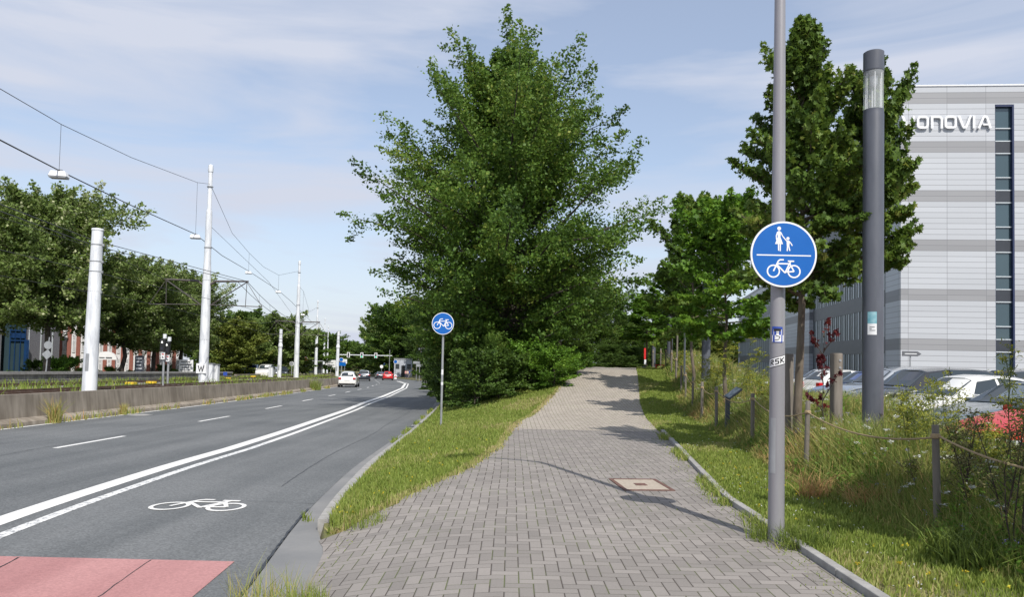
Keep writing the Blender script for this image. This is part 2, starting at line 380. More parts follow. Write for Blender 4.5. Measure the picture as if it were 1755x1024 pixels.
# red surface
mb = MB(); P = []
mb.add([(-14, 6.45, -.11 - .1), (-2.26, 6.3, 0), (-2.1, 3, 0), (-2.0, -8, 0), (-14, -8, 0)], [(0, 1, 2, 3, 4)][:0])
for a, b in [((-11.2, 6.75), (-2.38, 6.7)), ((-11.2, 5.4), (-2.3, 5.5)), ((-11.2, 3), (-2.15, 3)), ((-11.2, 0), (-2.0, 0)), ((-11.2, -10), (-2, -10))]:
    P.append((Vector((a[0], a[1], float(zr(a[1])) + .004)), Vector((b[0], b[1], float(zr(b[1])) + .004))))
mb.add([q for p in P for q in p], [(2 * i, 2 * i + 2, 2 * i + 3, 2 * i + 1) for i in range(4)])
tag(mb.build('red_surface', M['redroad']), 'pinkish red cycle crossing surface on the road', kind='structure')
# cracks and seams
mb = MB()
def crack(pts, w, dz=.007):
    P = []; 
    for i in range(len(pts) - 1):
        a, b = Vector(pts[i]), Vector(pts[i + 1]); n = max(2, int((b - a).length / .12))
        for k in range(n): P.append(a.lerp(b, k / n) + Vector((random.uniform(-.008, .008), random.uniform(-.008, .008))))
    P.append(Vector(pts[-1])); vs = []
    for i, p in enumerate(P):
        t = (P[min(i + 1, len(P) - 1)] - P[max(0, i - 1)]).normalized(); n = Vector((-t.y, t.x)) * w * random.uniform(.3, .7)
        for q in (p + n, p - n): vs.append((q.x, q.y, float(zr(q.y)) + dz))
    mb.add(vs, [(2 * i, 2 * i + 1, 2 * i + 3, 2 * i + 2) for i in range(len(P) - 1)])
crack([(-4.25, 6.68), (-4.05, 5.6), (-3.95, 4.8), (-3.8, 3.5)], .014)
crack([(-3.1, 6.68), (-2.95, 5.4), (-2.9, 4.5)], .007)
crack([(float(E(y)) - .004, y) for y in np.arange(2, 9.3, .6)], .022, .018)
crack([tuple(off(float(y), -6.6 + .05 * math.sin(y))[:2]) for y in np.arange(8, 60, 2)], .012)
crack([tuple(off(float(y), -.75 + .04 * math.sin(y * .7))[:2]) for y in np.arange(11, 45, 2)], .009)
crack([(-3.6, 9.75), (-2.9, 9.7), (float(E(9.6)), 9.62)], .01)
tag(mb.build('road_cracks', M['black']), 'thin dark cracks and seam in the road surface', kind='stuff')
# road bicycle symbol
def bike(mb, s, Mx, w, t, k=.0006):
    c = lambda x, y, r: [(x + r * math.cos(a * math.pi / 12), y + r * math.sin(a * math.pi / 12)) for a in range(24)]
    T = lambda pts: [(x * s, y * s) for x, y in pts]
    mb.stroke(T(c(-.62, -.2, .36)), w, 0, t, Mx, True)
    mb.stroke(T(c(.62, -.2, .36)), w, 0, t + k, Mx, True)
    mb.stroke(T([(-.62, -.2), (-.33, .42), (-.22, .5), (0, .5)]), w, 0, t + 2 * k, Mx)
    mb.stroke(T([(-.40, .26), (.34, .26)]), w, 0, t + 3 * k, Mx)
    mb.stroke(T([(-.43, .22), (.06, -.27), (.14, -.27)]), w, 0, t + 4 * k, Mx)
    mb.stroke(T([(.1, -.24), (.42, .42)]), w, 0, t + 5 * k, Mx)
    mb.stroke(T([(.62, -.2), (.36, .26)]), w, 0, t + 6 * k, Mx)
    mb.stroke(T([(.16, -.24), (.62, -.2)]), w, 0, t + 7 * k, Mx)
    mb.stroke(T([(.24, .42), (.62, .42)]), w, 0, t + 8 * k, Mx)
mb = MB()
bz = float(zr(9.35)) + .004
Mx = Matrix(((1, .04, 0, -3.75), (0, 1, 0, 9.4), (-.0, -.0175, 1, bz), (0, 0, 0, 1)))
bike(mb, .55, Mx @ Matrix.Diagonal((1, 1.25, 1, 1)), .05, .001, .0004)
tag(mb.build('bicycle_marking', M['mark']), 'white bicycle symbol painted on the cycle lane', kind='structure')
# --- block paving (90 degree herringbone) material
def herring(name, s, cA, cB, cJ, joint, rot=0, moss=(.09, .11, .03)):
    m, t, b = _base(name); N = t.nodes.new; L = t.links.new
    def mth(op, a, b2=None, c=None):
        n = N('ShaderNodeMath'); n.operation = op
        for i, q in enumerate((a, b2, c)):
            if q is None: continue
            if isinstance(q, (int, float)): n.inputs[i].default_value = q
            else: L(q, n.inputs[i])
        return n.outputs[0]
    tc = N('ShaderNodeTexCoord'); mp = N('ShaderNodeMapping'); mp.inputs['Rotation'].default_value = (0, 0, rot); mp.inputs['Scale'].default_value = (1 / s, 1 / s, 1)
    L(tc.outputs['Object'], mp.inputs[0])
    nw = N('ShaderNodeTexNoise'); nw.inputs['Scale'].default_value = .5; L(tc.outputs['Object'], nw.inputs[0])
    ds = N('ShaderNodeVectorMath'); ds.operation = 'MULTIPLY_ADD'; ds.inputs[1].default_value = (.35, .35, 0); L(nw.outputs['Color'], ds.inputs[0]); L(mp.outputs[0], ds.inputs[2])
    sp = N('ShaderNodeSeparateXYZ'); L(ds.outputs[0], sp.inputs[0]); x, y = sp.outputs[0], sp.outputs[1]
    i, j = mth('FLOOR', x), mth('FLOOR', y); fx, fy = mth('SUBTRACT', x, i), mth('SUBTRACT', y, j)
    k = mth('FLOORED_MODULO', mth('SUBTRACT', i, j), 4.0)
    eq = lambda v: mth('COMPARE', k, float(v), .1)
    dl = mth('ADD', fx, eq(1)); dr = mth('ADD', mth('SUBTRACT', 1.0, fx), eq(0))
    db = mth('ADD', fy, eq(2)); dt = mth('ADD', mth('SUBTRACT', 1.0, fy), eq(3))
    d = mth('MINIMUM', mth('MINIMUM', dl, dr), mth('MULTIPLY', mth('MINIMUM', db, dt), 1.9))
    ci = mth('SUBTRACT', i, eq(1)); cj = mth('SUBTRACT', j, eq(2))
    cx = N('ShaderNodeCombineXYZ'); L(ci, cx.inputs[0]); L(cj, cx.inputs[1])
    wn = N('ShaderNodeTexWhiteNoise'); wn.noise_dimensions = '2D'; L(cx.outputs[0], wn.inputs['Vector'])
    n2 = N('ShaderNodeTexNoise'); n2.inputs['Scale'].default_value = 60; n2.inputs['Detail'].default_value = 5; L(tc.outputs['Object'], n2.inputs[0])
    n3 = N('ShaderNodeTexNoise'); n3.inputs['Scale'].default_value = .8; n3.inputs['Detail'].default_value = 6; L(tc.outputs['Object'], n3.inputs[0])
    fac = mth('ADD', mth('MULTIPLY', wn.outputs[0], .5), mth('ADD', mth('MULTIPLY', n2.outputs[0], .5), mth('MULTIPLY', n3.outputs[0], .7)))
    fr = N('ShaderNodeMapRange'); fr.inputs['From Min'].default_value = .45; fr.inputs['From Max'].default_value = 1.2; L(fac, fr.inputs[0])
    c = N('ShaderNodeMix'); c.data_type = 'RGBA'; c.inputs['A'].default_value = (*cA, 1); c.inputs['B'].default_value = (*cB, 1); L(fr.outputs[0], c.inputs['Factor'])
    jr = N('ShaderNodeMapRange'); jr.inputs['From Min'].default_value = joint * .6; jr.inputs['From Max'].default_value = joint * 1.5; L(d, jr.inputs[0])
    n4 = N('ShaderNodeTexNoise'); n4.inputs['Scale'].default_value = 1.7; n4.inputs['Detail'].default_value = 8; L(tc.outputs['Object'], n4.inputs[0])
    mr = N('ShaderNodeMapRange'); mr.inputs['From Min'].default_value = .48; mr.inputs['From Max'].default_value = .6; L(n4.outputs[0], mr.inputs[0])
    jm = N('ShaderNodeMix'); jm.data_type = 'RGBA'; jm.inputs['A'].default_value = (*cJ, 1); jm.inputs['B'].default_value = (*moss, 1); L(mr.outputs[0], jm.inputs['Factor'])
    o = N('ShaderNodeMix'); o.data_type = 'RGBA'; L(jr.outputs[0], o.inputs['Factor']); L(jm.outputs['Result'], o.inputs['A']); L(c.outputs['Result'], o.inputs['B'])
    L(o.outputs['Result'], b.inputs['Base Color']); b.inputs['Roughness'].default_value = .9
    br = N('ShaderNodeMapRange'); br.inputs['From Max'].default_value = joint * 2.6; L(d, br.inputs[0])
    hh = mth('ADD', br.outputs[0], mth('MULTIPLY', n2.outputs[0], .25))
    bp = N('ShaderNodeBump'); bp.inputs['Strength'].default_value = .8; bp.inputs['Distance'].default_value = .006; L(hh, bp.inputs['Height']); L(bp.outputs[0], b.inputs['Normal'])
    return m
M['pave'] = herring('grey_block_paving', .104, (.185, .168, .152), (.285, .258, .234), (.06, .048, .038), .036)
M['pavehill'] = herring('beige_block_paving', .108, (.29, .255, .215), (.40, .355, .30), (.14, .115, .09), .05)
def path(name, y0, y1, dz, mat, label, st=.25):
    mb = MB(); ysl = list(np.arange(y0, y1, st)) + [y1]; N_ = 12
    for y in ysl:
        y = float(y); l = float(E(y)) + ga(y) + .005 if y < 7.75 else float(PL(y)); r = float(PR(y))
        j = .035 * math.sin(y * 9.1) + .03 * math.sin(y * 23.7) if y > 8 else 0
        for k in range(N_ + 1): x_ = l + j + (r - l - j) * (k / N_) ** 1.5; mb.v.append((x_, y, float(zp(y)) + dz - dipf(x_, y)))
    n = len(ysl); mb.f = [(i * (N_ + 1) + k, i * (N_ + 1) + k + 1, (i + 1) * (N_ + 1) + k + 1, (i + 1) * (N_ + 1) + k) for i in range(n - 1) for k in range(N_)]; mb.m = [0] * len(mb.f)
    tag(mb.build(name, mat, smooth=True), label, kind='structure')
path('path', -10, 17.6, 0, M['pave'], 'grey herringbone block paved path in the foreground')
path('path', 17.6, 47, .002, M['pavehill'], 'beige block paved path climbing the rise')
# right kerb: individual edging stones drawn as one kerb
mb = MB(); y = -8.0
while y < 17.6:
    y2 = min(17.7, y + .98); g_ = random.uniform(-.006, .006)
    if not (6.1 < y < 6.0):
        a, b = Vector((float(PR(y)) + .005, y, 0)), Vector((float(PR(y2)) + .005, y2, 0))
        n = Vector((b.y - a.y, -(b.x - a.x), 0)).normalized() * .085
        zt = .055 + g_
        vs = [a, b, b + n, a + n]; vs = [Vector((p.x, p.y, -.1)) for p in vs] + [Vector((p.x, p.y, zt)) for p in vs]
        mb.add(vs, [(4, 5, 6, 7), (0, 1, 5, 4), (1, 2, 6, 5), (2, 3, 7, 6), (3, 0, 4, 7)])
    y += .99
o = mb.build('edging_kerb', M['stone'], bevel=.008); tag(o, 'pale concrete edging stones along the right of the path', kind='structure')
ns = 60
mb = MB()
ylist = [-10, 8, 20, 32, 45, 60, 80, 100, 180]
vs = []
for y in ylist: vs += [(float(PK(y)) + .2, y, float(zk(y))), (float(PK(y)) + 70, y, float(zk(y)))]
mb.add(vs, [(2 * i, 2 * i + 1, 2 * i + 3, 2 * i + 2) for i in range(len(ylist) - 1)])
tag(mb.build('parking_lot', M['asphalt2']), 'grey asphalt car park in front of the office block', kind='structure')
q = off(26.4, -9.45); dc = empty('drain_cover', (q.x, q.y, q.z), 0, 'pale round drain cover in the road near the concrete barrier', 'drain cover')
mb = MB(); mb.lathe((0, 0, 0), [(.42, -.01), (.42, .012), (.34, .013)], 28); mb.build('collar', M['apron'], dc)
mb = MB(); mb.lathe((0, 0, 0), [(.3, 0), (.3, .018), (.1, .02)], 24); mb.build('lid', M['stone'], dc)
# manhole cover
mh = empty('manhole_cover', (1.72, 9.97, .0), R(5), 'square pale manhole cover with rusty frame set in the path', 'manhole cover')
M['rust'] = pmat('rusty_iron', (.10, .05, .038), (.17, .09, .07), 20, .8, .3)
M['palecon'] = pmat('pale_concrete', (.33, .28, .22), (.43, .37, .3), 20, .85, .2)
mb = MB(); hw, hh = .30, .43
for (cx, cy, sx, sy) in ((0, -hh, 2 * hw + .05, .05), (0, hh, 2 * hw + .05, .05), (-hw, 0, .05, 2 * hh - .05), (hw, 0, .05, 2 * hh - .05)): mb.box((cx, cy, .0), (sx, sy, .02))
mb.build('frame', M['rust'], mh)
mb = MB(); mb.box((0, 0, -.001), (2 * hw - .05, 2 * hh - .05, .012)); mb.build('lid', M['palecon'], mh)
mb = MB(); mb.box((0, 0, .006), (.15, .17, .006)); mb.build('grip', M['rust'], mh)
# --- concrete barrier with joints and stains
def concmat(name, cA, cB, vs=(1, .6, .25)):
    m, t, b = _base(name); N = t.nodes.new; L = t.links.new
    tc = N('ShaderNodeTexCoord')
    n = N('ShaderNodeTexNoise'); n.inputs['Scale'].default_value = 1.1; n.inputs['Detail'].default_value = 9; L(tc.outputs['Object'], n.inputs[0])
    mp = N('ShaderNodeMapping'); mp.inputs['Scale'].default_value = (2.5, 2.5, .25); L(tc.outputs['Object'], mp.inputs[0])
    n2 = N('ShaderNodeTexNoise'); n2.inputs['Scale'].default_value = 2.2; n2.inputs['Detail'].default_value = 7; L(mp.outputs[0], n2.inputs[0])
    a = N('ShaderNodeMath'); a.operation = 'ADD'; L(n.outputs[0], a.inputs[0]); L(n2.outputs[0], a.inputs[1])
    r = N('ShaderNodeMapRange'); r.inputs['From Min'].default_value = .8; r.inputs['From Max'].default_value = 1.28; L(a.outputs[0], r.inputs[0])
    x = N('ShaderNodeMix'); x.data_type = 'RGBA'; x.inputs['A'].default_value = (*cA, 1); x.inputs['B'].default_value = (*cB, 1); L(r.outputs[0], x.inputs['Factor'])
    L(x.outputs['Result'], b.inputs['Base Color']); b.inputs['Roughness'].default_value = .92
    bp = N('ShaderNodeBump'); bp.inputs['Strength'].default_value = .4; bp.inputs['Distance'].default_value = .02; L(n2.outputs[0], bp.inputs['Height']); L(bp.outputs[0], b.inputs['Normal'])
    return m
M['barrier'] = concmat('brown_stained_concrete', (.19, .16, .125), (.35, .305, .25))
M['farwall'] = concmat('grey_stained_concrete', (.11, .105, .095), (.27, .26, .235))
wl = empty('concrete_barrier', (0, 0, 0), 0, 'low brown stained concrete barrier between road and tram tracks', 'barrier')
mb = MB(); prof = [(-10.12, -.1), (-10.18, .1), (-10.42, .2), (-10.5, .84), (-10.68, .84), (-10.72, -.1)]
ysb = [float(y) for y in np.arange(-12, 130, 2.0)]
vs = []
for y in ysb: vs += [off(y, u, float(zr(y)) + z) for u, z in prof]
k = len(prof)
mb.add(vs, [(i * k + j, i * k + (j + 1) % k, (i + 1) * k + (j + 1) % k, (i + 1) * k + j) for i in range(len(ysb) - 1) for j in range(k)] + [tuple(range(k)), tuple((len(ysb) - 1) * k + j for j in range(k))[::-1]])
mb.build('wall', M['barrier'], wl)
fw = empty('retaining_wall', (0, 0, 0), 0, 'long grey concrete wall with coping beyond the tram tracks', 'wall')
def sweep(mb, prof, ys):
    vs = []; k = len(prof)
    for y in ys: vs += [off(y, u, float(zr(y)) + z) for u, z in prof]
    mb.add(vs, [(i * k + j, i * k + (j + 1) % k, (i + 1) * k + (j + 1) % k, (i + 1) * k + j) for i in range(len(ys) - 1) for j in range(k)] + [tuple(range(k)), tuple((len(ys) - 1) * k + j for j in range(k))[::-1]])
ysf = [float(y) for y in np.arange(4, 82, 2.0)]
mb = MB(); sweep(mb, [(-21.0, 0), (-21.0, 1.12), (-21.25, 1.12), (-21.25, 0)], ysf); mb.build('wall', M['farwall'], fw)
mb = MB(); sweep(mb, [(-20.93, 1.12), (-20.93, 1.27), (-21.4, 1.27), (-21.4, 1.12)], ysf); mb.build('coping', M['stone'], fw)
mb = MB(); sweep(mb, [(-20.55, .5), (-20.55, .86), (-20.98, .86), (-20.98, .5)], ysf); mb.build('ledge', M['farwall'], fw)
fw2 = empty('low_wall', (0, 0, 0), 0, 'low brown concrete wall at the far side of the tram verge', 'wall')
mb = MB(); sweep(mb, [(-21.0, 0), (-21.0, 1.0), (-21.25, 1.0), (-21.25, 0)], [float(y) for y in np.arange(82, 150, 2.5)]); mb.build('wall', M['barrier'], fw2)
# ballast, rails
M['ballast'] = pmat('track_ballast', (.10, .085, .07), (.22, .195, .165), 22, .95, .9, 40, detail=8)
ribbon('ballast', -20.9, -10.8, .65, M['ballast'], label='brown gravel bed of the tram tracks', kind='structure')
M['railm'] = pmat('rail_steel', (.09, .05, .035), (.16, .1, .07), 15, .6, metal=.4)
for cu, lab in ((-13.2, 'nearer'), (-17.9, 'farther')):
    tr = empty('tram_track', (0, 0, 0), 0, 'pair of rusty rails, the %s of the two tram tracks' % lab, 'tram track', 'tram tracks')
    for s in (-.72, .72):
        mb = MB(); sweep(mb, [(cu + s - .035, .66), (cu + s - .035, .78), (cu + s + .035, .78), (cu + s + .035, .66)], [float(y) for y in np.arange(-12, 300, 4)]); mb.build('rail', M['railm'], tr)
    mb = MB()
    for y in np.arange(6, 90, .75):
        y = float(y); t = E_th(y); mb.box(off(y, cu, float(zr(y)) + .665), (2.4, .24, .06), -math.atan2(t.x, t.y))
    mb.build('sleepers', M['stone'], tr)
# ---------------------------------------------------------------- office block on the right
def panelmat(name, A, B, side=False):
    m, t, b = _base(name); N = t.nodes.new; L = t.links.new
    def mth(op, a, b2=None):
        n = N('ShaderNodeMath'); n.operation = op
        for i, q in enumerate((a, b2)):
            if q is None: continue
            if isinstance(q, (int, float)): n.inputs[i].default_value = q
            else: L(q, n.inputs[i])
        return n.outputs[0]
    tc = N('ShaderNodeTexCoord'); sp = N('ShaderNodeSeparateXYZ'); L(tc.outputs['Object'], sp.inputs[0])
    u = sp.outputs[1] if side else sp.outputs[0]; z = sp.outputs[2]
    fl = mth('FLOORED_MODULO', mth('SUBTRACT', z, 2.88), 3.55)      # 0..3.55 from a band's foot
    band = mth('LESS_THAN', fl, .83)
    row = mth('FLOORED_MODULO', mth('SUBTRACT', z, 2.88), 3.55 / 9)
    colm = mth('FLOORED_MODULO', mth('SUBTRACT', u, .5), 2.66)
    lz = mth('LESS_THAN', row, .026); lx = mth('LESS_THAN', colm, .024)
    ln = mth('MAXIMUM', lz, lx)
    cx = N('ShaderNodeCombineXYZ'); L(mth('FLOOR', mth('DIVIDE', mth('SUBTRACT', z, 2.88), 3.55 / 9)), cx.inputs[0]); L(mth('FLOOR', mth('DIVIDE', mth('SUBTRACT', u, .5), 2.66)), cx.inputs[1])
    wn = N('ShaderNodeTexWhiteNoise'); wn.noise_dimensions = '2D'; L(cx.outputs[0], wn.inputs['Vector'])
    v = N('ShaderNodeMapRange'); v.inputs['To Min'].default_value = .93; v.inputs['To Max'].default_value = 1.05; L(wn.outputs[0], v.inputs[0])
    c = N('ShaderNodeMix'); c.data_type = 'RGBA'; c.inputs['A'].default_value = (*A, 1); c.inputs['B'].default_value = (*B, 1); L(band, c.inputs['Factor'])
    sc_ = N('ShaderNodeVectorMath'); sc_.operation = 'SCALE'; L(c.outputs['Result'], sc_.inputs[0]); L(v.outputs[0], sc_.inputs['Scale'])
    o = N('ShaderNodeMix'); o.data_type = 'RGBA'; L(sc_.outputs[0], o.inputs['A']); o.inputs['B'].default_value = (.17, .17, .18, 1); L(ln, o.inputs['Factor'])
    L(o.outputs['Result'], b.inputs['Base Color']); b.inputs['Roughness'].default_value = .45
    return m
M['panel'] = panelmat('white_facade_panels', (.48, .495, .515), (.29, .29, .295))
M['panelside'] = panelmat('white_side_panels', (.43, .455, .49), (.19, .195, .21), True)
M['bandgrey'] = pmat('dark_grey_fascia', (.11, .115, .125), (.13, .135, .145), 2, .5)
M['winglass'] = glassmat('facade_glass', (.05, .085, .10), .05)
M['sideglass'] = pmat('dark_side_glass', (.012, .022, .028), (.03, .05, .055), 1.2, .35, spec=.15)
M['framegrey'] = pmat('pale_window_frame', (.5, .54, .56), None, 3, .5)
M['framedark'] = pmat('dark_window_frame', (.03, .035, .045), None, 3, .5)
M['blueframe'] = pmat('blue_reveal', (.012, .022, .07), None, 3, .5)
bd = empty('office_building', (27.7, 54, -2.0), R(-4.8), 'large modern office block clad in pale panels with grey bands', 'office building')
Z0 = 2.0      # local z = world z + 2
def wz(z): return z + 2
SL = .07      # the long side leans this much in x per metre of depth
TOP = wz(21.9)
# panel material reads world-ish z: shift via object origin, so parts are placed with origin at world z = 0
bw = empty('dummy', (0, 0, 0)); bpy.data.objects.remove(bw)
class Part(MB): pass
def bpart(mb, name, mat, parent=bd, zoff=2.0):
    o = mb.build(name, mat, parent); o.location = (0, 0, zoff); return o      # vertices are in world z
STR0, STR1 = 6.45, 7.75
mb = MB()
def boxr(mb, x0, x1, y0, y1, z0, z1, mi=0): mb.box(((x0 + x1) / 2, (y0 + y1) / 2, (z0 + z1) / 2), (x1 - x0, y1 - y0, z1 - z0), mi=mi)
boxr(mb, 0, STR0, 0, .3, -2, 21.9); boxr(mb, STR1, 30, 0, .3, -2, 21.9); boxr(mb, STR0, STR1, 0, .3, 20.55, 21.9)
bpart(mb, 'front_wall', M['panel'])
mb = MB(); boxr(mb, -.03, 30, -.05, .33, 21.9, 22.0); bpart(mb, 'parapet', M['white'])
# core solid (prism, leaning with the side)
def sx(t): return SL * t
mb = MB()
mb.prism([(.3, .3), (29.7, .3), (29.7, 42), (sx(42) + .3, 42)], -2, 21.8); bpart(mb, 'core', M['bandgrey'])
# side facade: solid panelled pieces
def sidebox(mb, t0, t1, z0, z1, out=0.0, thick=.28):
    mb.prism([(sx(t0) - out, t0), (sx(t0) - out + thick, t0), (sx(t1) - out + thick, t1), (sx(t1) - out, t1)], z0, z1)
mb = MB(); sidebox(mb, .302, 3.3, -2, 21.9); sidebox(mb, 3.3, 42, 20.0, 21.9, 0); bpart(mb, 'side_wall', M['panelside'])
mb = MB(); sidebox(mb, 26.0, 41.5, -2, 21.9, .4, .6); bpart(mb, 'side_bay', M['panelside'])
mb = MB()
for k in range(6):
    z = 3.3 + 3.55 * k; sidebox(mb, 3.3, 26, z - .62, z + .62, .012, .3)
bpart(mb, 'fascia', M['bandgrey'])
gl = MB(); sidebox(gl, 3.32, 25.98, -2, 20, -.03, .05); glo = bpart(gl, 'side_glazing', M['sideglass'])
fr = MB()
for i, t in enumerate(np.arange(3.5, 25.6, .72)):
    for k in range(-1, 5):
        z = 3.3 + 3.55 * k + .62
        wdt = .3 if i % 2 else .12
        sidebox(fr, t, t + wdt, max(-2, z), z + 2.31, -.004, .03)
f_ = fr.build('mullions', M['framegrey'], glo)
# rear wing, lower
mb = MB(); mb.prism([(sx(55) + .5 + 1.2, 42), (20, 42), (20, 93), (sx(93) + 2.4, 93), (sx(55) + 1.7, 55)], -2, 13.7); bpart(mb, 'wing_core', M['bandgrey'])
WX = 1.1
def wbox(mb, t0, t1, z0, z1, out=0.0, thick=.28):
    f = lambda t: sx(t) + WX + (t - 55) * .02
    mb.prism([(f(t0) - out, t0), (f(t0) - out + thick, t0), (f(t1) - out + thick, t1), (f(t1) - out, t1)], z0, z1)
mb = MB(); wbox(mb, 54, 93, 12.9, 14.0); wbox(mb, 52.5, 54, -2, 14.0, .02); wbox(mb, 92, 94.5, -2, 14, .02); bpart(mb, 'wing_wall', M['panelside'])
mb = MB()
for k in range(3):
    z = 2.6 + 3.55 * k; wbox(mb, 54, 92, z - .6, z + .6, .015, .3)
bpart(mb, 'wing_fascia', M['bandgrey'])
gl = MB(); wbox(gl, 54, 92, -2, 12.9, -.03, .05); gw = bpart(gl, 'wing_glazing', M['sideglass'])
fr = MB()
for i, t in enumerate(np.arange(54.2, 92, 1.05)):
    wbox(fr, t, t + (.4 if i % 2 else .2), -2, 12.9, -.004, .03)
fr.build('mullions', M['framegrey'], gw)
# balconies between the bay and the wing
mb = MB()
for k in range(4):
    z = 2.9 + 3.55 * k; mb.prism([(sx(41.5) - .4, 41.51), (sx(52.5) + .9, 52.49), (4.6, 52.49), (4.2, 41.51)], z - .55, z + .55)
bpart(mb, 'balcony_slab', M['panelside'])
mb = MB()
for k in range(4):
    z = 3.45 + 3.55 * k
    for t in np.arange(42, 52, 1.7): wbox(mb, t, t + 1.5, z, z + 1.0, .15 + (52 - t) * .12, .03)
bpart(mb, 'balcony_glass', M['winglass'])
# front window strip
ws = MB(); boxr(ws, STR0, STR1, .26, .299, -2, 20.55); wso = bpart(ws, 'window_strip', M['winglass'])
mb = MB(); boxr(mb, STR1 - .12, STR1 - .002, .0, .26, -2, 20.55); boxr(mb, STR0 + .002, STR0 + .05, .05, .26, -2, 20.55); boxr(mb, STR0 + .05, STR1 - .12, .02, .26, 20.4, 20.549)
mb.build('reveal', M['blueframe'], wso)
for k in range(6):
    z = 3.3 + 3.55 * k - .42
    mb = MB(); boxr(mb, STR0 + .05, STR1 - .12, .18, .26, z, z + .83); mb.build('spandrel', M['framedark'], wso)
mb = MB()
for k in range(-1, 6):
    z = 3.3 + 3.55 * k - .42
    for zz in (z + .83, z + 1.75, z - .06) if k < 5 else (z - .06,): boxr(mb, STR0 + .05, STR1 - .12, .16, .258, zz, zz + .07)
mb.build('transoms', M['framegrey'], wso)
mb = MB(); boxr(mb, STR0 + .1, STR1 - .2, .24, .259, .05, .11)
mb.build('door_marking', M['white'], wso)
# roof-top company lettering
mb = MB(); SX, SZ, HH = .06, 18.85 , .92
def LT(x0): return Matrix.Translation((x0, -.03, SZ)) @ Matrix.Rotation(R(90), 4, 'X')
w_, tk = .15, .16
def rrect(w, h, r=.18, n=5):
    P = []
    for cx, cy, a0 in ((w - r, r, -90), (w - r, h - r, 0), (r, h - r, 90), (r, r, 180)):
        for k in range(n + 1): a = R(a0 + 90 * k / n); P.append((cx + r * math.cos(a), cy + r * math.sin(a)))
    return P
h_ = HH - w_; x0 = 0
def Vl(x): mb.stroke([(0, h_ + .07), (.27, .1), (.34, 0), (.46, 0), (.53, .1), (.8, h_ + .07)], w_, 0, tk, LT(x))
Vl(SX - .02); mb.stroke(rrect(.66, h_), w_, 0, tk, LT(SX + 1.05), True)
mb.stroke([(0, -.07), (0, h_), (.48, h_), (.6, h_ - .05), (.66, h_ - .18), (.66, -.07)], w_, 0, tk, LT(SX + 2.02))
mb.stroke(rrect(.68, h_), w_, 0, tk, LT(SX + 2.95), True)
Vl(SX + 3.85)
mb.stroke([(0, -.07), (0, h_ + .07)], w_, 0, tk, LT(SX + 4.88))
mb.stroke([(0, -.07), (.3, h_ - .1), (.38, h_), (.52, h_), (.58, h_ - .1), (.8, -.07)], w_, 0, tk, LT(SX + 5.2))
mb.stroke([(.3, .2), (.72, .2)], w_ * .8, 0, tk + .003, LT(SX + 5.2))
bpart(mb, 'lettering', M['signwhite'])
# ---------------------------------------------------------------- street sign pole (near)
def sagline(a, b, sag, n=12): return [a.lerp(b, i / n) - Vector((0, 0, 4 * sag * (i / n) * (1 - i / n))) for i in range(n + 1)]
def bz_(x, y): return H(x, y)
p0 = at(1330, 918, 6.95); px_, py_ = p0.x, 6.95
sp_ = empty('street_lamp', (px_, py_, 0), 0, 'tall tapered grey lamp pole carrying the large round blue sign', 'street lamp')
mb = MB(); mb.tube([(0, 0, -.2), (0, 0, .25), (0, 0, 2), (0, 0, 5.9)], [.074, .072, .065, .044], 28); mb.tube([(0, 0, 5.9), (-.05, .04, 6.15), (-.3, .12, 6.3), (-1.0, .35, 6.35)], [.045, .042, .036, .032], 14)
mb.build('pole', M['polegrey'], sp_, smooth=True)
mb = MB(); mb.box((-1.25, .44, 6.36), (.6, .26, .1), R(-18), taper=.8); mb.build('lamp_head', M['polegrey'], sp_)
mb = MB(); mb.add([(-.082, -.018, .6), (-.079, .03, .6), (-.074, .03, 1.1), (-.077, -.018, 1.1)], [(0, 1, 2, 3), (3, 2, 1, 0)][:1])
mb = MB()
for z0_, z1_ in ((.62, 1.12),):
    V_ = []
    for z in (z0_, z1_):
        r = .072 - (z - .25) * .004 + .0015
        for a in np.linspace(R(200), R(243), 5): V_.append((r * math.cos(a), r * math.sin(a), z))
    mb.add(V_, [(i, i + 1, i + 6, i + 5) for i in range(4)])
mb.build('service_door', M['galv'], sp_)
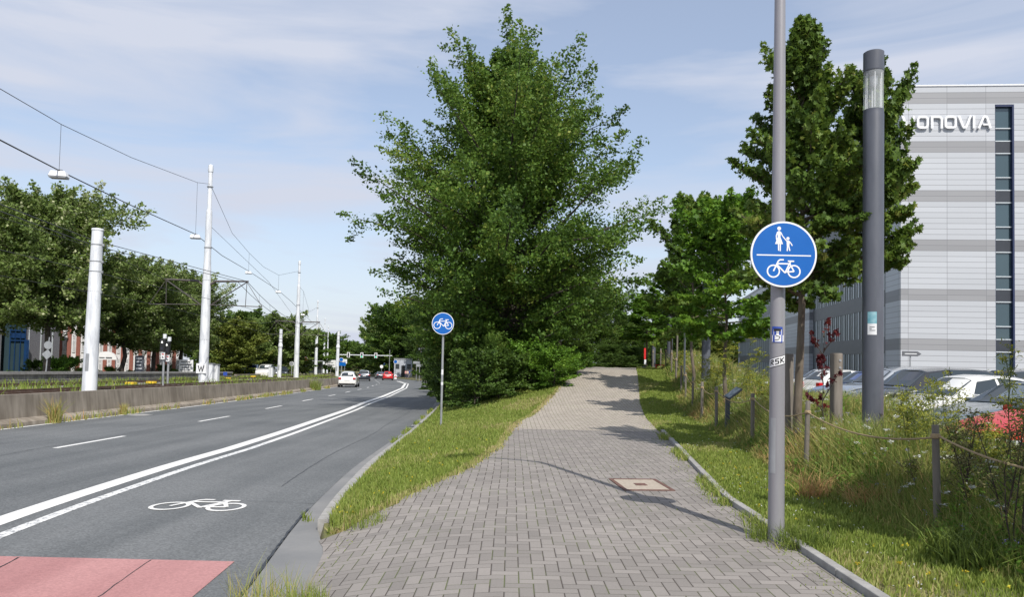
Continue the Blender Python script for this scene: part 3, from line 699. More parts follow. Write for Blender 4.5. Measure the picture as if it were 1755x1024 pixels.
# round sign
def disc_sign(name, c, r, label, cat, face, depth=.02):
    o = empty(name, c, 0, label, cat)
    RX = Matrix.Rotation(R(90), 4, 'X')
    circ = lambda q: [(q * math.cos(a * math.pi / 32), q * math.sin(a * math.pi / 32)) for a in range(64)]
    mb = MB(); mb.prism(circ(r), -.004, depth * .5, RX); mb.build('plate', M['galv'], o)
    mb = MB(); mb.prism(circ(r * .998), depth * .5 + .0005, depth * .5 + .003, RX); mb.build('white_rim', M['signwhite'], o)
    mb = MB(); mb.prism(circ(r * .945), depth * .5 + .0034, depth * .5 + .0045, RX); mb.build('blue_face', M['signblue'], o)
    mb = MB(); face(mb, Matrix.Translation((0, -(depth * .5 + .0049), 0)) @ RX); mb.build('symbol', M['signwhite'], o)
    return o
def face_both(mb, Mx):
    s = .3; t = .0008
    mb.stroke([(-.245, -.01), (.245, -.01)], .0105, 0, t, Mx)
    bike(mb, .15, Mx @ Matrix.Translation((.0, -.125, 0)), .0125, .0008, .0002)
    def T(p): return [(x * .001, y * .001) for x, y in p]
    dk = lambda cx, cy, r: [((cx + r * math.cos(a * math.pi / 10)) * .001, (cy + r * math.sin(a * math.pi / 10)) * .001) for a in range(20)]
    mb.prism(dk(-44, 234, 17), 0, t, Mx)
    mb.prism(T([(-50, 211), (-38, 211), (-28, 200), (-32, 160), (-56, 160), (-62, 200)]), 0, t, Mx)          # torso
    mb.prism(T([(-33, 159.5), (-8, 92), (-80, 92), (-55, 159.5)]), 0, t, Mx)                               # skirt
    mb.prism(T([(-54, 91.5), (-43, 91.5), (-43, 32), (-53, 32)]), 0, t, Mx); mb.prism(T([(-38, 91.5), (-27, 91.5), (-28, 28), (-38, 28)]), 0, t, Mx)
    mb.stroke(T([(-58, 203), (-70, 165), (-66, 128)]), .009, 0, t + .0003, Mx)
    mb.stroke(T([(-32, 203), (-12, 165), (8, 140)]), .009, 0, t + .0003, Mx)
    mb.prism(dk(36, 144, 14), 0, t + .0001, Mx)
    mb.prism(T([(30, 126), (44, 126), (54, 118), (48, 78), (26, 78), (24, 118)]), 0, t, Mx)
    mb.stroke(T([(28, 118), (8, 140)]), .009, 0, t + .0005, Mx); mb.stroke(T([(48, 118), (66, 96), (76, 78)]), .009, 0, t + .0005, Mx)
    mb.stroke(T([(33, 78), (30, 30)]), .011, 0, t + .0002, Mx); mb.stroke(T([(43, 78), (54, 32)]), .011, 0, t + .0002, Mx)
sc1 = at(1341, 437, 6.85)
s1 = disc_sign('traffic_sign', (sc1.x, 6.83, sc1.z), .30, 'large round blue sign with walking pair above a bicycle', 'traffic sign', face_both)
mb = MB()
for dz in (-.14, .14): mb.box((px_ - sc1.x, .04, dz), (.16, .06, .03))
mb.build('clamp', M['galv'], s1)
# stickers on the pole, wrapped round it
def sticker(c, r, a0, a1, z0, z1, name, lab, draw, parent=None):
    o = empty(name, c, 0, lab, 'sticker'); return o
def wrap(mb, pts2, r, lift, mi=0):        # 2-D outline (arc length, height) wrapped on a vertical cylinder, cut into columns
    V_ = [((r + lift) * math.cos(-math.pi / 2 + x / r), (r + lift) * math.sin(-math.pi / 2 + x / r), z) for x, z in pts2]
    mb.add(V_, [tuple(range(len(V_)))], mi)
def wquad(mb, x0, x1, z0, z1, r, lift, shear=0, n=6, mi=0):
    for i in range(n):
        a = x0 + (x1 - x0) * i / n; b = x0 + (x1 - x0) * (i + 1) / n
        wrap(mb, [(a, z0 + shear * a), (b, z0 + shear * b), (b, z1 + shear * b), (a, z1 + shear * a)], r, lift, mi)
def wstroke(mb, pts, w, r, lift, mi=0):
    for (xa, za), (xb, zb) in zip(pts[:-1], pts[1:]):
        d = Vector((xb - xa, zb - za)); L_ = d.length; d /= L_; n = Vector((-d.y, d.x)) * w / 2
        k = max(1, int(L_ / .01)); 
        for i in range(k):
            p = Vector((xa, za)) + d * L_ * i / k - (d * w * .3 if i == 0 else d * 0); q = Vector((xa, za)) + d * L_ * (i + 1) / k + (d * w * .3 if i == k - 1 else d * 0)
            wrap(mb, [tuple(p - n), tuple(q - n), tuple(q + n), tuple(p + n)], r, lift, mi)
        lift += .00012
zc = at(1333, 620, 6.9).z; rp = .068
o = empty('sticker', (px_, py_, zc), R(-19), 'white rsk lettering sticker with black outlines on the lamp pole', 'sticker')
K = 1.55
mb = MB(); wquad(mb, -.054 * K, .052 * K, -.024 * K, .024 * K, rp, .0015, .28, 12); mb.build('backing', M['white'], o)
mb = MB()
for q0, q1 in ((-.027, -.0242), (.0242, .027)): wquad(mb, -.054 * K, .052 * K, q0 * K, q1 * K, rp, .002, .28, 12)
sh = lambda pts, dx: [((x + dx) * K, (z + .28 * (x + dx)) * K) for x, z in pts]
q = .0062 * K
wstroke(mb, sh([(0, -.014), (0, .014), (.016, .014), (.018, .004), (.004, 0), (.019, -.014)], -.040), q, rp, .0025)
wstroke(mb, sh([(.02, .014), (.002, .013), (.002, .002), (.018, 0), (.018, -.013), (0, -.014)], -.011), q, rp, .0025)
wstroke(mb, sh([(0, -.014), (0, .014)], .019), q, rp, .0025); wstroke(mb, sh([(.019, .014), (.003, 0), (.02, -.014)], .019), q, rp, .003)
mb.build('lettering', M['black'], o)
zc = at(1333, 574, 6.9).z
M['stblue'] = pmat('sticker_blue', (.02, .06, .32), None, 5, .5); M['skin'] = pmat('skin', (.5, .32, .24), None, 5, .6)
o = empty('sticker', (px_, py_, zc), R(-19), 'blue and white sticker with a dark haired head on the lamp pole', 'sticker')
mb = MB(); wquad(mb, -.05, .045, -.072, .072, .068, .0015, -.05, 10); mb.build('backing', M['stblue'], o)
mb = MB(); wstroke(mb, [(-.02, .02), (.02, .02)], .05, .068, .0022); wstroke(mb, [(-.03, -.035), (.038, -.035)], .06, .068, .0024); mb.build('light_shape', M['white'], o)
mb = MB(); wstroke(mb, [(-.025, .042), (.022, .042)], .024, .068, .003); wstroke(mb, [(-.012, -.01), (.02, -.02), (.01, -.045), (-.02, -.05)], .006, .068, .0035); wstroke(mb, [(-.012, .018), (.018, .018)], .004, .068, .004); mb.build('dark_shape', M['black'], o)
# ---------------------------------------------------------------- small cycle sign
p = at(756, 720, 20.6); x2 = p.x; z2 = H(x2, 20.6)
s2p = empty('sign_post', (x2, 20.6, z2), 0, 'slim galvanised post of the small bicycle sign in the grass', 'sign post')
mb = MB(); mb.cyl((0, 0, -.3), (0, 0, 2.95), .03, .03, 14); mb.build('post', M['galv'], s2p, smooth=True)
mb = MB(); mb.cyl((0, 0, 1.42), (0, 0, 1.56), .0315, .0315, 14); mb.cyl((0, 0, 1.14), (0, 0, 1.22), .0315, .0315, 14); mb.build('sticker', M['white'], s2p, smooth=True)
mb = MB(); mb.cyl((0, 0, 2.95), (0, 0, 2.965), .032, .028, 14); mb.build('cap', M['black'], s2p)
sc2 = at(759, 555, 20.5)
disc_sign('traffic_sign', (sc2.x, 20.53, sc2.z), .30, 'small round blue sign with a white bicycle on a slim post', 'traffic sign', lambda mb, Mx: bike(mb, .25, Mx @ Matrix.Translation((0, .0, 0)), .019, .0008, .0002))
# ---------------------------------------------------------------- column lamps
M['clear'], _t, _bb = _base('clear_tube'); _bb.inputs['Roughness'].default_value = .03; _bb.inputs['Base Color'].default_value = (.9, .95, .95, 1); _bb.inputs['IOR'].default_value = 1.1
_bb.inputs['Alpha'].default_value = .22
def column_lamp(px, Y, label, first=None, h=None):
    p = at(px, 600, Y); z = H(p.x, Y) - .1
    if first: o = copy_tree(first)
    else:
        o = empty('column_lamp', (0, 0, 0)); 
        mb = MB(); mb.lathe((0, 0, 0), [(.15, -.5), (.15, 5.62), (.146, 5.64), (.146, 5.7)], 36); mb.build('column', M['lampgrey'], o, smooth=True)
        mb = MB(); wquad(mb, -.05, .05, .9, 1.35, .15, .0012, 0, 5); mb.build('service_door', M['lampgrey'], o)
        mb = MB(); mb.lathe((0, 0, 0), [(.2, .1), (.2, .13), (.16, .135)], 24); mb.build('base_plate', M['galv'], o)
        mb = MB(); mb.lathe((0, 0, 0), [(.144, 5.7), (.144, 6.3)], 32); mb.f = mb.f[:32]; mb.m = mb.m[:32]; mb.build('glass_tube', M['clear'], o, smooth=True)
        mb = MB()
        for k in range(6): a = R(60 * k + 14); mb.cyl((.12 * math.cos(a), .12 * math.sin(a), 5.7), (.12 * math.cos(a), .12 * math.sin(a), 6.3), .006, .006, 8)
        mb.build('rods', M['white'], o)
        mb = MB(); mb.lathe((0, 0, 0), [(.1, 6.24), (.149, 6.3), (.15, 6.32), (.15, 6.6), (.13, 6.615)], 36); mb.build('cap', M['lampgrey'], o, smooth=True)
        mb = MB(); mb.lathe((0, 0, 0), [(.03, 6.06), (.055, 6.12), (.06, 6.239)], 16); mb.build('bulb_holder', M['galv'], o, smooth=True)
    o.location = (p.x, Y, z if h is None else h)
    return tag(o, label, 'column lamp', 'grey column lamps beside the path')
cl = column_lamp(1496, 11.6, 'large dark grey column lamp with clear glass top in the meadow, nearest of the row', None, -.12)
stc = empty('sticker', (cl.location.x, cl.location.y, at(1484, 552, 11.4).z), R(-28), 'pale blue and white paper sticker on the nearest column lamp', 'sticker')
mb = MB(); wquad(mb, -.07, .06, -.02, .16, .15, .0015, 0, 8); wquad(mb, -.07, .06, -.19, -.0205, .15, .0015, 0, 8, 1)
M['paleblue'] = pmat('pale_blue_paper', (.12, .35, .42), (.3, .5, .55), 12, .6); mb.build('paper', [M['paleblue'], M['white']], stc)
mb = MB()
for k, w in ((-.075, .07), (-.1, .03), (-.125, .08)): wquad(mb, -.04, -.04 + w, k - .005, k + .005, .15, .0024, 0, 4)
mb.build('print', M['black'], stc)
column_lamp(1210, 27, 'dark grey column lamp behind the young maple trees, second of the row', cl)
column_lamp(1148, 42, 'slim dark grey column lamp seen between distant young trees, third of the row', cl)
column_lamp(1120, 55, 'farthest dark grey column lamp, half lost in dark foliage', cl)
# ---------------------------------------------------------------- rope fence
posts = [(1950, 4.7, 0), (1607, 7.25, 1.4), (1382, 10.6, -1.2), (1290, 14.4, 0), (1228, 18, .5), (1203, 20.6, 0), (1187, 23.5, 0), (1175, 25.8, .8), (1167, 28, 0), (1158, 31, -.6), (1150, 34, 0), (1140, 37.5, 0), (1131, 41, .5), (1118, 44, 0)]
wherep = ['out at the right edge', 'standing in front of the dark stemmed plants, nearest fully seen', 'just right of the tall grey lamp pole', 'left of the grey lamp pole, below the blue sign', 'beside the tilted information board', 'third one left of the grey lamp pole', 'behind the third, at the foot of the dark maple', 'short one in tall grass on the rise', 'thin one where the path starts to climb', 'halfway up the rise', 'near the second column lamp foot', 'close to the crest of the path', 'at the crest below the third column lamp', 'last one beside the red banner']
tops = []
for (px, Y, tilt), w in zip(posts, wherep):
    p = at(px, 700, Y); x = p.x; z = H(x, Y)
    if px == 1950: x = 3.95
    o = empty('fence_post', (x, Y, z), 0, 'round weathered rope fence post ' + w, 'fence post', 'round wooden posts of the rope fence')
    o.rotation_euler = (R(tilt * .5), R(tilt), random.random() * 6)
    mb = MB(); r = random.uniform(.033, .039); h = random.uniform(1.0, 1.1)
    mb.lathe((0, 0, 0), [(r * 1.05, -.3), (r * 1.02, .3), (r, .7), (r * .98, h - .01), (r * .8, h)], 14); mb.build('post', M['wood'], o, smooth=True)
    mb = MB(); mb.lathe((0, 0, 0), [(r, .9), (r + .011, .905), (r + .013, .925), (r + .009, .945), (r, .95)], 14); mb.build('rope_loop', M['rope'], o, smooth=True)
    tops.append(Vector((x, Y, z + .925)))
mb = MB()
for a, b in zip(tops[:-1], tops[1:]):
    d = (b - a).length; mb.tube(sagline(a + Vector((0, -.045, 0)), b + Vector((0, -.045, 0)), .055 * d ** .8, 14), .0095, 8)
tag(mb.build('fence_rope', M['rope'], smooth=True), 'sagging hemp rope strung along the wooden fence posts', 'rope')
# information board
ib = at(1247, 680, 17.2); zb = H(ib.x, 17.2)
o = empty('information_board', (ib.x, 17.2, zb), R(0), 'small tilted information board on a dark post in the meadow', 'information board')
mb = MB(); mb.box((0, 0, .35), (.1, .05, .95), taper=1); mb.build('post', M['lampgrey'], o)
Mt = Matrix.Translation((.12, -.02, .92)) @ Matrix.Rotation(R(-38), 4, 'Y') @ Matrix.Rotation(R(8), 4, 'X')
mb = MB(); mb.box((0, 0, 0), (.36, .34, .035), M=Mt); mb.build('panel', M['lampgrey'], o)
mb = MB(); mb.box((0, 0, .02), (.32, .3, .004), M=Mt); mb.build('print', pmat('board_print', (.12, .16, .2), (.4, .42, .44), 12, .3), o)
# wooden stakes by the big young maple
for px, Y, h, w, lab in ((1351, 13.0, 1.85, .085, 'slim grey wooden stake left of the maple trunk'), (1433, 12.6, 1.87, .10, 'thick cracked wooden stake with two bolts right of the maple'),):
    p = at(px, 690, Y); z = -.05
    o = empty('tree_stake', (p.x, Y, z), 0, lab, 'tree stake')
    mb = MB(); mb.lathe((0, 0, 0), [(w * 1.0, -.2), (w * .98, h - 0.02), (w * .9, h)], 16); mb.build('stake', M['wood'], o, smooth=True)
    if px > 1400:
        mb = MB()
        for dz in (-.12, -.24): mb.tube([(.02, -w + .01, h + dz), (.02, -w - .006, h + dz)], .02, 10)
        mb.build('bolt', M['galv'], o)
for px, Y, h, lab in ((1160, 33, 2.0, 'thin wooden stake beside the young trees on the rise'), (1173, 29, 2.45, 'thin pale metal post beside the dark maple')):
    p = at(px, 640, Y); z = H(p.x, Y)
    o = empty('tree_stake' if px == 1160 else 'metal_post', (p.x, Y, z), 0, lab, 'stake' if px == 1160 else 'post')
    mb = MB(); mb.cyl((0, 0, -.1), (0, 0, h), .04 if px == 1160 else .035, None, 12); mb.build('shaft', M['wood'] if px == 1160 else M['galv'], o, smooth=True)
# arrow sign in front of the block
p = at(1560, 650, 40); o = empty('arrow_sign', (p.x, 40, -.1), 0, 'grey arrow shaped direction sign on a thin pole before the office block', 'direction sign')
mb = MB(); mb.cyl((0, 0, 0), (0, 0, 2.55), .035, None, 12); mb.build('pole', M['galv'], o)
zz = at(1560, 607, 40).z + .1
mb = MB(); mb.prism([(-.45, -.13), (.35, -.13), (.55, 0), (.35, .13), (-.45, .13)], 0, .04, Matrix.Translation((0, -.04, zz)) @ Matrix.Rotation(R(90), 4, 'X')); mb.build('arrow', M['bandgrey'], o)
mb = MB(); mb.stroke([(-.33, 0), (.3, 0)], .04, .0405, .043, Matrix.Translation((0, -.04, zz)) @ Matrix.Rotation(R(90), 4, 'X')); mb.build('writing', M['white'], o)
# red banner post and bits at the crest
p = at(1104, 628, 40); z = H(p.x, 40)
o = empty('banner_post', (p.x, 40, z), R(10), 'narrow red and white banner post at the crest of the path', 'banner post')
mb = MB(); mb.cyl((0, 0, 0), (0, 0, 1.35), .02, None, 8); mb.build('pole', M['black'], o)
mb = MB(); mb.box((.02, -.03, .78), (.1, .03, .58)); mb.build('red_panel', M['red'], o)
mb = MB(); mb.box((.04, -.03, .34), (.1, .03, .26)); mb.build('white_panel', M['white'], o)
mb = MB(); mb.lathe((0, 0, 0), [(.14, 0), (.14, .06), (.05, .1)], 14); mb.build('base', M['black'], o)
p = at(1131, 631, 38); z = H(p.x, 38)
o = empty('red_bench', (p.x, 38, z), R(5), 'low red painted plank seat in the grass near the crest', 'bench')
mb = MB(); mb.box((0, 0, .2), (.5, .2, .04)); mb.build('seat', M['red'], o)
for s in (-.2, .2):
    mb = MB(); mb.box((s, 0, .09), (.04, .16, .18)); mb.build('leg', M['red'], o)
# ---------------------------------------------------------------- cars
def paint(name, c, met=.0): return pmat(name, c, tuple(x * 1.04 for x in c), 3, .22, metal=met, coat=1)
def car_station(style):
    # (y, halfwidth, z_bottom, z_belt, z_roof, roof halfwidth) ; y forward is -, i.e. front at y=0
    if style == 'hatch':
        return [(0, .62, .28, .62, .64, .5), (.12, .78, .2, .7, .74, .6), (.5, .86, .18, .8, .86, .66), (1.05, .88, .18, .88, .97, .68), (1.3, .885, .18, .92, 1.02, .66), (1.95, .89, .18, .95, 1.44, .57), (2.5, .89, .18, .96, 1.5, .58), (3.1, .89, .18, .98, 1.48, .58), (3.55, .88, .18, 1.0, 1.42, .56), (3.98, .85, .2, 1.0, 1.06, .62), (4.1, .8, .25, .82, .86, .62), (4.15, .72, .34, .6, .62, .58)]
    if style == 'sedan':
        return [(0, .62, .28, .6, .62, .5), (.12, .8, .2, .68, .72, .6), (.55, .87, .18, .78, .84, .66), (1.25, .89, .18, .86, .95, .68), (1.45, .89, .18, .9, .99, .66), (2.15, .9, .18, .92, 1.38, .57), (2.7, .9, .18, .93, 1.43, .58), (3.2, .9, .18, .94, 1.4, .57), (3.95, .88, .18, .96, 1.06, .64), (4.45, .85, .2, .95, 1.0, .66), (4.58, .8, .26, .8, .84, .62), (4.62, .72, .34, .6, .62, .58)]
    return [(0, .64, .3, .7, .72, .5), (.12, .82, .24, .8, .84, .62), (.5, .88, .22, .95, 1.0, .66), (1.05, .9, .22, 1.0, 1.08, .7), (1.25, .9, .22, 1.02, 1.12, .68), (1.85, .91, .22, 1.06, 1.58, .62), (2.5, .91, .22, 1.07, 1.66, .64), (3.4, .91, .22, 1.08, 1.65, .64), (4.05, .9, .22, 1.1, 1.6, .62), (4.3, .87, .24, 1.06, 1.12, .64), (4.4, .84, .26, .9, .94, .66), (4.44, .76, .36, .62, .64, .6)]
def make_car(style, mat, label, loc, rz, group='parked cars', name='car'):
    S = car_station(style); L_ = S[-1][0]
    o = empty(name, loc, rz, label, 'car', group)
    mb = MB(); rings = []
    for y, hw, zb, zl, zt, rw in S:
        zm = (zb + zl) / 2
        half = [(hw * .9, zb), (hw, zb + .12), (hw * 1.01, zm), (hw * .97, zl), (rw, zt - .03 if zt - zl > .2 else (zt)), (rw * .6, zt + (.03 if zt - zl > .2 else .015))]
        ring = [(-x, z) for x, z in half[::-1]]
        ring = half + ring
        rings.append([(x, y - L_ / 2, z) for x, z in ring])
    n = 12
    mb.v = [p for r in rings for p in r]
    for i in range(len(rings) - 1):
        for k in range(n): mb.f.append((i * n + k, i * n + (k + 1) % n, (i + 1) * n + (k + 1) % n, (i + 1) * n + k))
    mb.f.append(tuple(range(n))[::-1]); mb.f.append(tuple((len(rings) - 1) * n + k for k in range(n)))
    mb.m = [0] * len(mb.f)
    b = mb.build('body', mat, o, smooth=True); b.data.set_sharp_from_angle(angle=R(28))
    if group != 'far': bv = b.modifiers.new('bevel', 'BEVEL'); bv.width = .03; bv.segments = 2; bv.angle_limit = R(20)
    # windows
    def patch(quad, name, shrink=.07, lift=.012, mat_=None):
        q = [Vector(p) for p in quad]; c = sum(q, Vector()) / len(q)
        nrm = (q[1] - q[0]).cross(q[2] - q[0]).normalized()
        if nrm.dot(c - Vector((0, c.y * .7, .8))) < 0: nrm = -nrm
        q = [p + (c - p).normalized() * shrink + nrm * lift for p in q]
        mb = MB(); mb.add(q + [p - nrm * (lift + .01) for p in q], [tuple(range(len(q)))] + [(i, len(q) + i, len(q) + (i + 1) % len(q), (i + 1) % len(q)) for i in range(len(q))])
        return mb.build(name, mat_ or M['glass'], o)
    # find windscreen (jump up) and rear window (jump down)
    up = [i for i in range(len(S) - 1) if S[i + 1][4] - S[i][4] > .3][0]; dn = [i for i in range(len(S) - 1) if S[i][4] - S[i + 1][4] > .3][-1]
    g = lambda i, k: rings[i][k]
    patch([g(up, 4), g(up, 5), g(up, 6), g(up, 7), g(up + 1, 7), g(up + 1, 6), g(up + 1, 5), g(up + 1, 4)], 'windscreen', .05, .03)
    patch([g(dn, 4), g(dn, 5), g(dn, 6), g(dn, 7), g(dn + 1, 7), g(dn + 1, 6), g(dn + 1, 5), g(dn + 1, 4)], 'rear_window', .06, .03)
    for k0, k1 in ((3, 4), (8, 7)):
        mid = (up + 1 + dn) // 2
        lo = [g(i, k0) for i in range(up + 1, mid + 1)]; hi = [g(i, k1) for i in range(up + 1, mid + 1)]
        fw_ = Vector(g(up, k0)).lerp(Vector(g(up + 1, k0)), .45)
        patch([fw_] + lo + hi[::-1], 'side_window', .055, .02)
        lo = [g(i, k0) for i in range(mid, dn + 1)]; hi = [g(i, k1) for i in range(mid, dn + 1)]
        patch(lo + [Vector(g(dn, k0)).lerp(Vector(g(dn + 1, k0)), .35)] + hi[::-1], 'side_window', .055, .02)
    wy = (.78, L_ - .82); hwm = .89
    for sy in wy:
        for sx_ in (-1, 1):
            arch = MB(); arch.tube([(sx_ * (hwm - .12), sy - L_ / 2, .33), (sx_ * (hwm + .008), sy - L_ / 2, .33)], .37, 20); arch.build('wheel_arch', M['black'], o)
            w = MB(); w.tube([(sx_ * (hwm - .17), sy - L_ / 2, .32), (sx_ * (hwm + .014), sy - L_ / 2, .32), (sx_ * (hwm + .03), sy - L_ / 2, .32)], [.32, .32, .29], 20); wo = w.build('wheel', M['rubber'], o)
            w = MB(); w.tube([(sx_ * (hwm - .05), sy - L_ / 2, .32), (sx_ * (hwm + .037), sy - L_ / 2, .32)], .2, 10); w.build('rim', M['rim'], wo)
    zt = S[-3][3] - .12
    for sx_ in (-1, 1):
        mb = MB(); mb.box((sx_ * .68, L_ / 2 - .05, zt), (.26, .2, .16)); mb.build('tail_light', M['tail'], o, bevel=.03)
        mb = MB(); mb.box((sx_ * .62, -L_ / 2 + .12, S[1][3] - .1), (.3, .2, .13)); mb.build('headlight', M['lamp'], o, bevel=.03)
        mb = MB(); mb.box((sx_ * (hwm + .06), S[up][0] + .35 - L_ / 2, S[up][3] + .1), (.2, .1, .13)); mb.build('mirror', mat, o, bevel=.03)
    mb = MB(); mb.box((0, L_ / 2 - .0, .72 if style != 'suv' else .8), (.5, .04, .11)); mb.build('number_plate', M['plate'], o)
    mb = MB(); mb.box((0, L_ / 2 - .06, .33), (1.5, .16, .14)); mb.build('bumper', M['black'], o)
    mb = MB(); mb.box((0, -L_ / 2 + .06, .42), (1.0, .1, .18)); mb.build('grille', M['black'], o)
    return o
C_white = paint('white_car_paint', (.75, .74, .7)); C_red = pmat('red_car_paint', (.55, .008, .010), (.58, .01, .012), 3, .35, coat=.25); C_dark = paint('dark_blue_grey_paint', (.03, .038, .055), .3)
C_silver = paint('silver_paint', (.42, .44, .46), .6); C_black = paint('black_paint', (.015, .016, .018)); C_grey = paint('grey_green_paint', (.12, .15, .16), .4); C_burg = paint('burgundy_paint', (.15, .015, .02), .3); C_blue = paint('blue_paint', (.02, .05, .2), .2)
row = [(11.6, 'hatch', C_red, 'bright red parked hatchback nearest the meadow, nose to the path'),
       (14.9, 'sedan', C_grey, 'dark grey green parked car beside the bright red one'),
       (18.2, 'hatch', C_white, 'white parked hatchback right of the large column lamp'),
       (21.8, 'suv', C_black, 'black parked car partly behind the large column lamp'),
       (25.6, 'suv', C_silver, 'silver parked estate behind the cracked wooden stake'),
       (29.0, 'hatch', C_blue, 'blue parked car beyond the maple trunk'),
       (32.5, 'sedan', C_white, 'white parked saloon seen left of the maple trunk'),
       (36.0, 'sedan', C_silver, 'silver parked saloon far down the car park row'),
       (39.5, 'hatch', C_white, 'farthest white parked hatchback, right of the slim maple trunk')]
for y, st, cm, lab in row:
    L_ = car_station(st)[-1][0]; fx = float(PK(y)) + .45
    lift_ = .0
    make_car(st, cm, lab, (fx + L_ / 2 - (.35 if y < 12 else 0), y + .3, float(zk(y))), R(-90 + 12), 'parked cars in the car park')
row2 = [(17.5, 27.5, 'sedan', C_burg, 'burgundy parked car below the arrow sign'), (21.5, 31, 'suv', C_dark, 'dark parked car in the back row at the right edge'), (14.8, 33, 'hatch', C_white, 'white parked car in the back row near the office side')]
for x, y, st, cm, lab in row2: make_car(st, cm, lab, (x, y, float(zk(y))), R(90 + 12), 'parked cars in the car park')
# moving cars  on the road
def road_car(px, Y, st, cm, lab, away=True, u=None):
    p = at(px, 640, Y); t = E_th(Y); a = -math.atan2(t.x, t.y)
    zz = float(zr(Y)) + (0 if u is None else 0)
    return make_car(st, cm, lab, (p.x, Y, zz), a + (math.pi if away else 0), 'cars on the roads', 'car')
road_car(598.5, 75, 'hatch', C_white, 'white hatchback driving away on the road, nearest of the moving cars')
road_car(624.5, 118, 'suv', C_dark, 'dark blue family car driving behind the white one')
road_car(651.5, 150, 'sedan', C_dark, 'dark saloon beside the red car near the traffic lights')
road_car(664.5, 132, 'hatch', C_red, 'red hatchback driving beside the white lane lines')
for px, Y, st, cm, lab in ((432, 98, 'suv', C_blue, 'dark blue van on the far carriageway left of the white one'), (455, 94, 'suv', C_white, 'white van coming on the far carriageway beyond the tram tracks'), (470, 110, 'sedan', C_silver, 'silver car behind the slim white cabinet on the far carriageway'), (484, 116, 'hatch', C_dark, 'dark car on the far carriageway next to the tram mast')):
    o = road_car(px, Y, st, cm, lab, False); o.location.z += .45
# ---------------------------------------------------------------- tram masts, cantilevers, wires
def tz(y): return float(zr(y)) + .66
masts = [(348, 48, 284, .3, 'tall white tram mast with cross arm and W plate, nearest of the tall ones'), (507, 90, 448, .3, 'tall white tram mast with cross arm, right of the short slim mast'), (540.5, 138, 516, .28, 'white tram mast right of the second cross arm'), (554, 186, 546, .26, 'far white tram mast, left one of the close pair'), (560, 215, 560, .26, 'far white tram mast, right one of the close pair')]
mtop = []
for px, Y, ytop, r, lab in masts:
    b = at(px, 655, Y); tp = at(px + (10 if px == 348 else 5 if px == 507 else 2), ytop, Y)
    z = tz(Y) - .1; h = tp.z - z
    o = empty('tram_mast', (b.x, Y, z), 0, lab, 'mast', 'white masts of the tram line')
    mb = MB(); lean = (tp.x - b.x) * .35
    mb.lathe((0, 0, 0), [(r, -.2), (r * .93, h * .3), (r * .8, h * .52), (r * .8, h * .5201)], 20)
    mb.build('lower_shaft', M['mastwhite'], o, smooth=True)
    mb = MB(); mb.lathe((0, 0, 0), [(r * .8, h * .5202), (r * .7, h * .56), (r * .62, h * .78), (r * .62, h * .79), (r * .45, h * .8), (r * .42, h * .97)], 18); mb.build('upper_shaft', M['mastwhite'], o, smooth=True)
    mb = MB(); mb.lathe((0, 0, 0), [(r * .5, h * .97), (r * .55, h * .975), (r * .5, h), (r * .2, h * 1.005)], 14); mb.build('cap', M['mastwhite'], o, smooth=True)
    mb = MB()
    for q in (.2, .33, .47, .62, .9): mb.lathe((0, 0, 0), [(r * (1 - q * .45) + .01, h * q), (r * (1 - q * .45) + .015, h * q + .06)], 16)
    mb.build('bands', M['galv'], o)
    mtop.append((o, h, Vector((b.x, Y, z + h * .915))))
    t = E_th(Y); n = Vector((t.y, -t.x, 0))
    if px < 530:
        hz = at(px, 482 if px == 348 else 552, Y).z - z
        mb = MB(); A = 2.6
        for s in (-1, 1):
            mb.tube([Vector((0, 0, hz - .25)) + n * s * .2, Vector((0, 0, hz)) + n * s * .55, Vector((0, 0, hz + .05)) + n * s * A], [.075, .075, .05], 8)
            mb.tube([Vector((0, 0, hz - 1.6)) + n * s * .2, Vector((0, 0, hz)) + n * s * (A - .1)], .035, 7)
            mb.tube([Vector((0, 0, hz - 1.5)) + n * s * .2, Vector((0, 0, hz - 1.55)) + n * s * (A + .9)], .028, 7)
            mb.tube([Vector((0, 0, hz)) + n * s * (A - .1), Vector((0, 0, hz - 1.6)) + n * s * (A - .15)], .02, 6)
            mb.tube([Vector((0, 0, hz)) + n * s * (A - .1), Vector((0, 0, hz - 1.55)) + n * s * (A + .9)], .018, 6)
        mb.build('cross_arm', M['darksteel'], o)
        o['hz'] = hz
# W plate
o, h, _ = mtop[0]
W0_ = at(345, 632, 47.6); zp_ = W0_.z - o.location.z
mb = MB(); mb.box((-.02, -.31, zp_), (.62, .05, .62)); pl_ = mb.build('plate', M['white'], o)
mb = MB(); mb.stroke([(-.18, .17), (-.09, -.17), (0, .1), (.09, -.17), (.18, .17)], .06, 0, .01, Matrix.Translation((-.02, -.336, zp_)) @ Matrix.Rotation(R(90), 4, 'X')); mb.build('letter', M['black'], pl_)
# cabinets at the mast foot
for px, Y, w, h_, lab in ((358, 49.5, .55, 1.2, 'pale grey switch cabinet beside the W mast, left one'), (369, 50, .4, 1.15, 'pale grey switch cabinet beside the W mast, right one'), (464, 84, .45, 1.1, 'slim white cabinet by the tracks left of the short mast')):
    b = at(px, 650, Y); o = empty('switch_cabinet', (b.x, Y, tz(Y)), 0, lab, 'cabinet')
    mb = MB(); mb.box((0, 0, h_ / 2), (w, .4, h_)); mb.build('body', M['mastwhite'], o, bevel=.02)
    mb = MB(); mb.box((0, 0, h_ + .03), (w + .06, .46, .06)); mb.build('lid', M['galv'], o)
    mb = MB(); mb.box((0, -.202, h_ / 2), (.012, .01, h_ * .9)); mb.build('door_gap', M['black'], o)
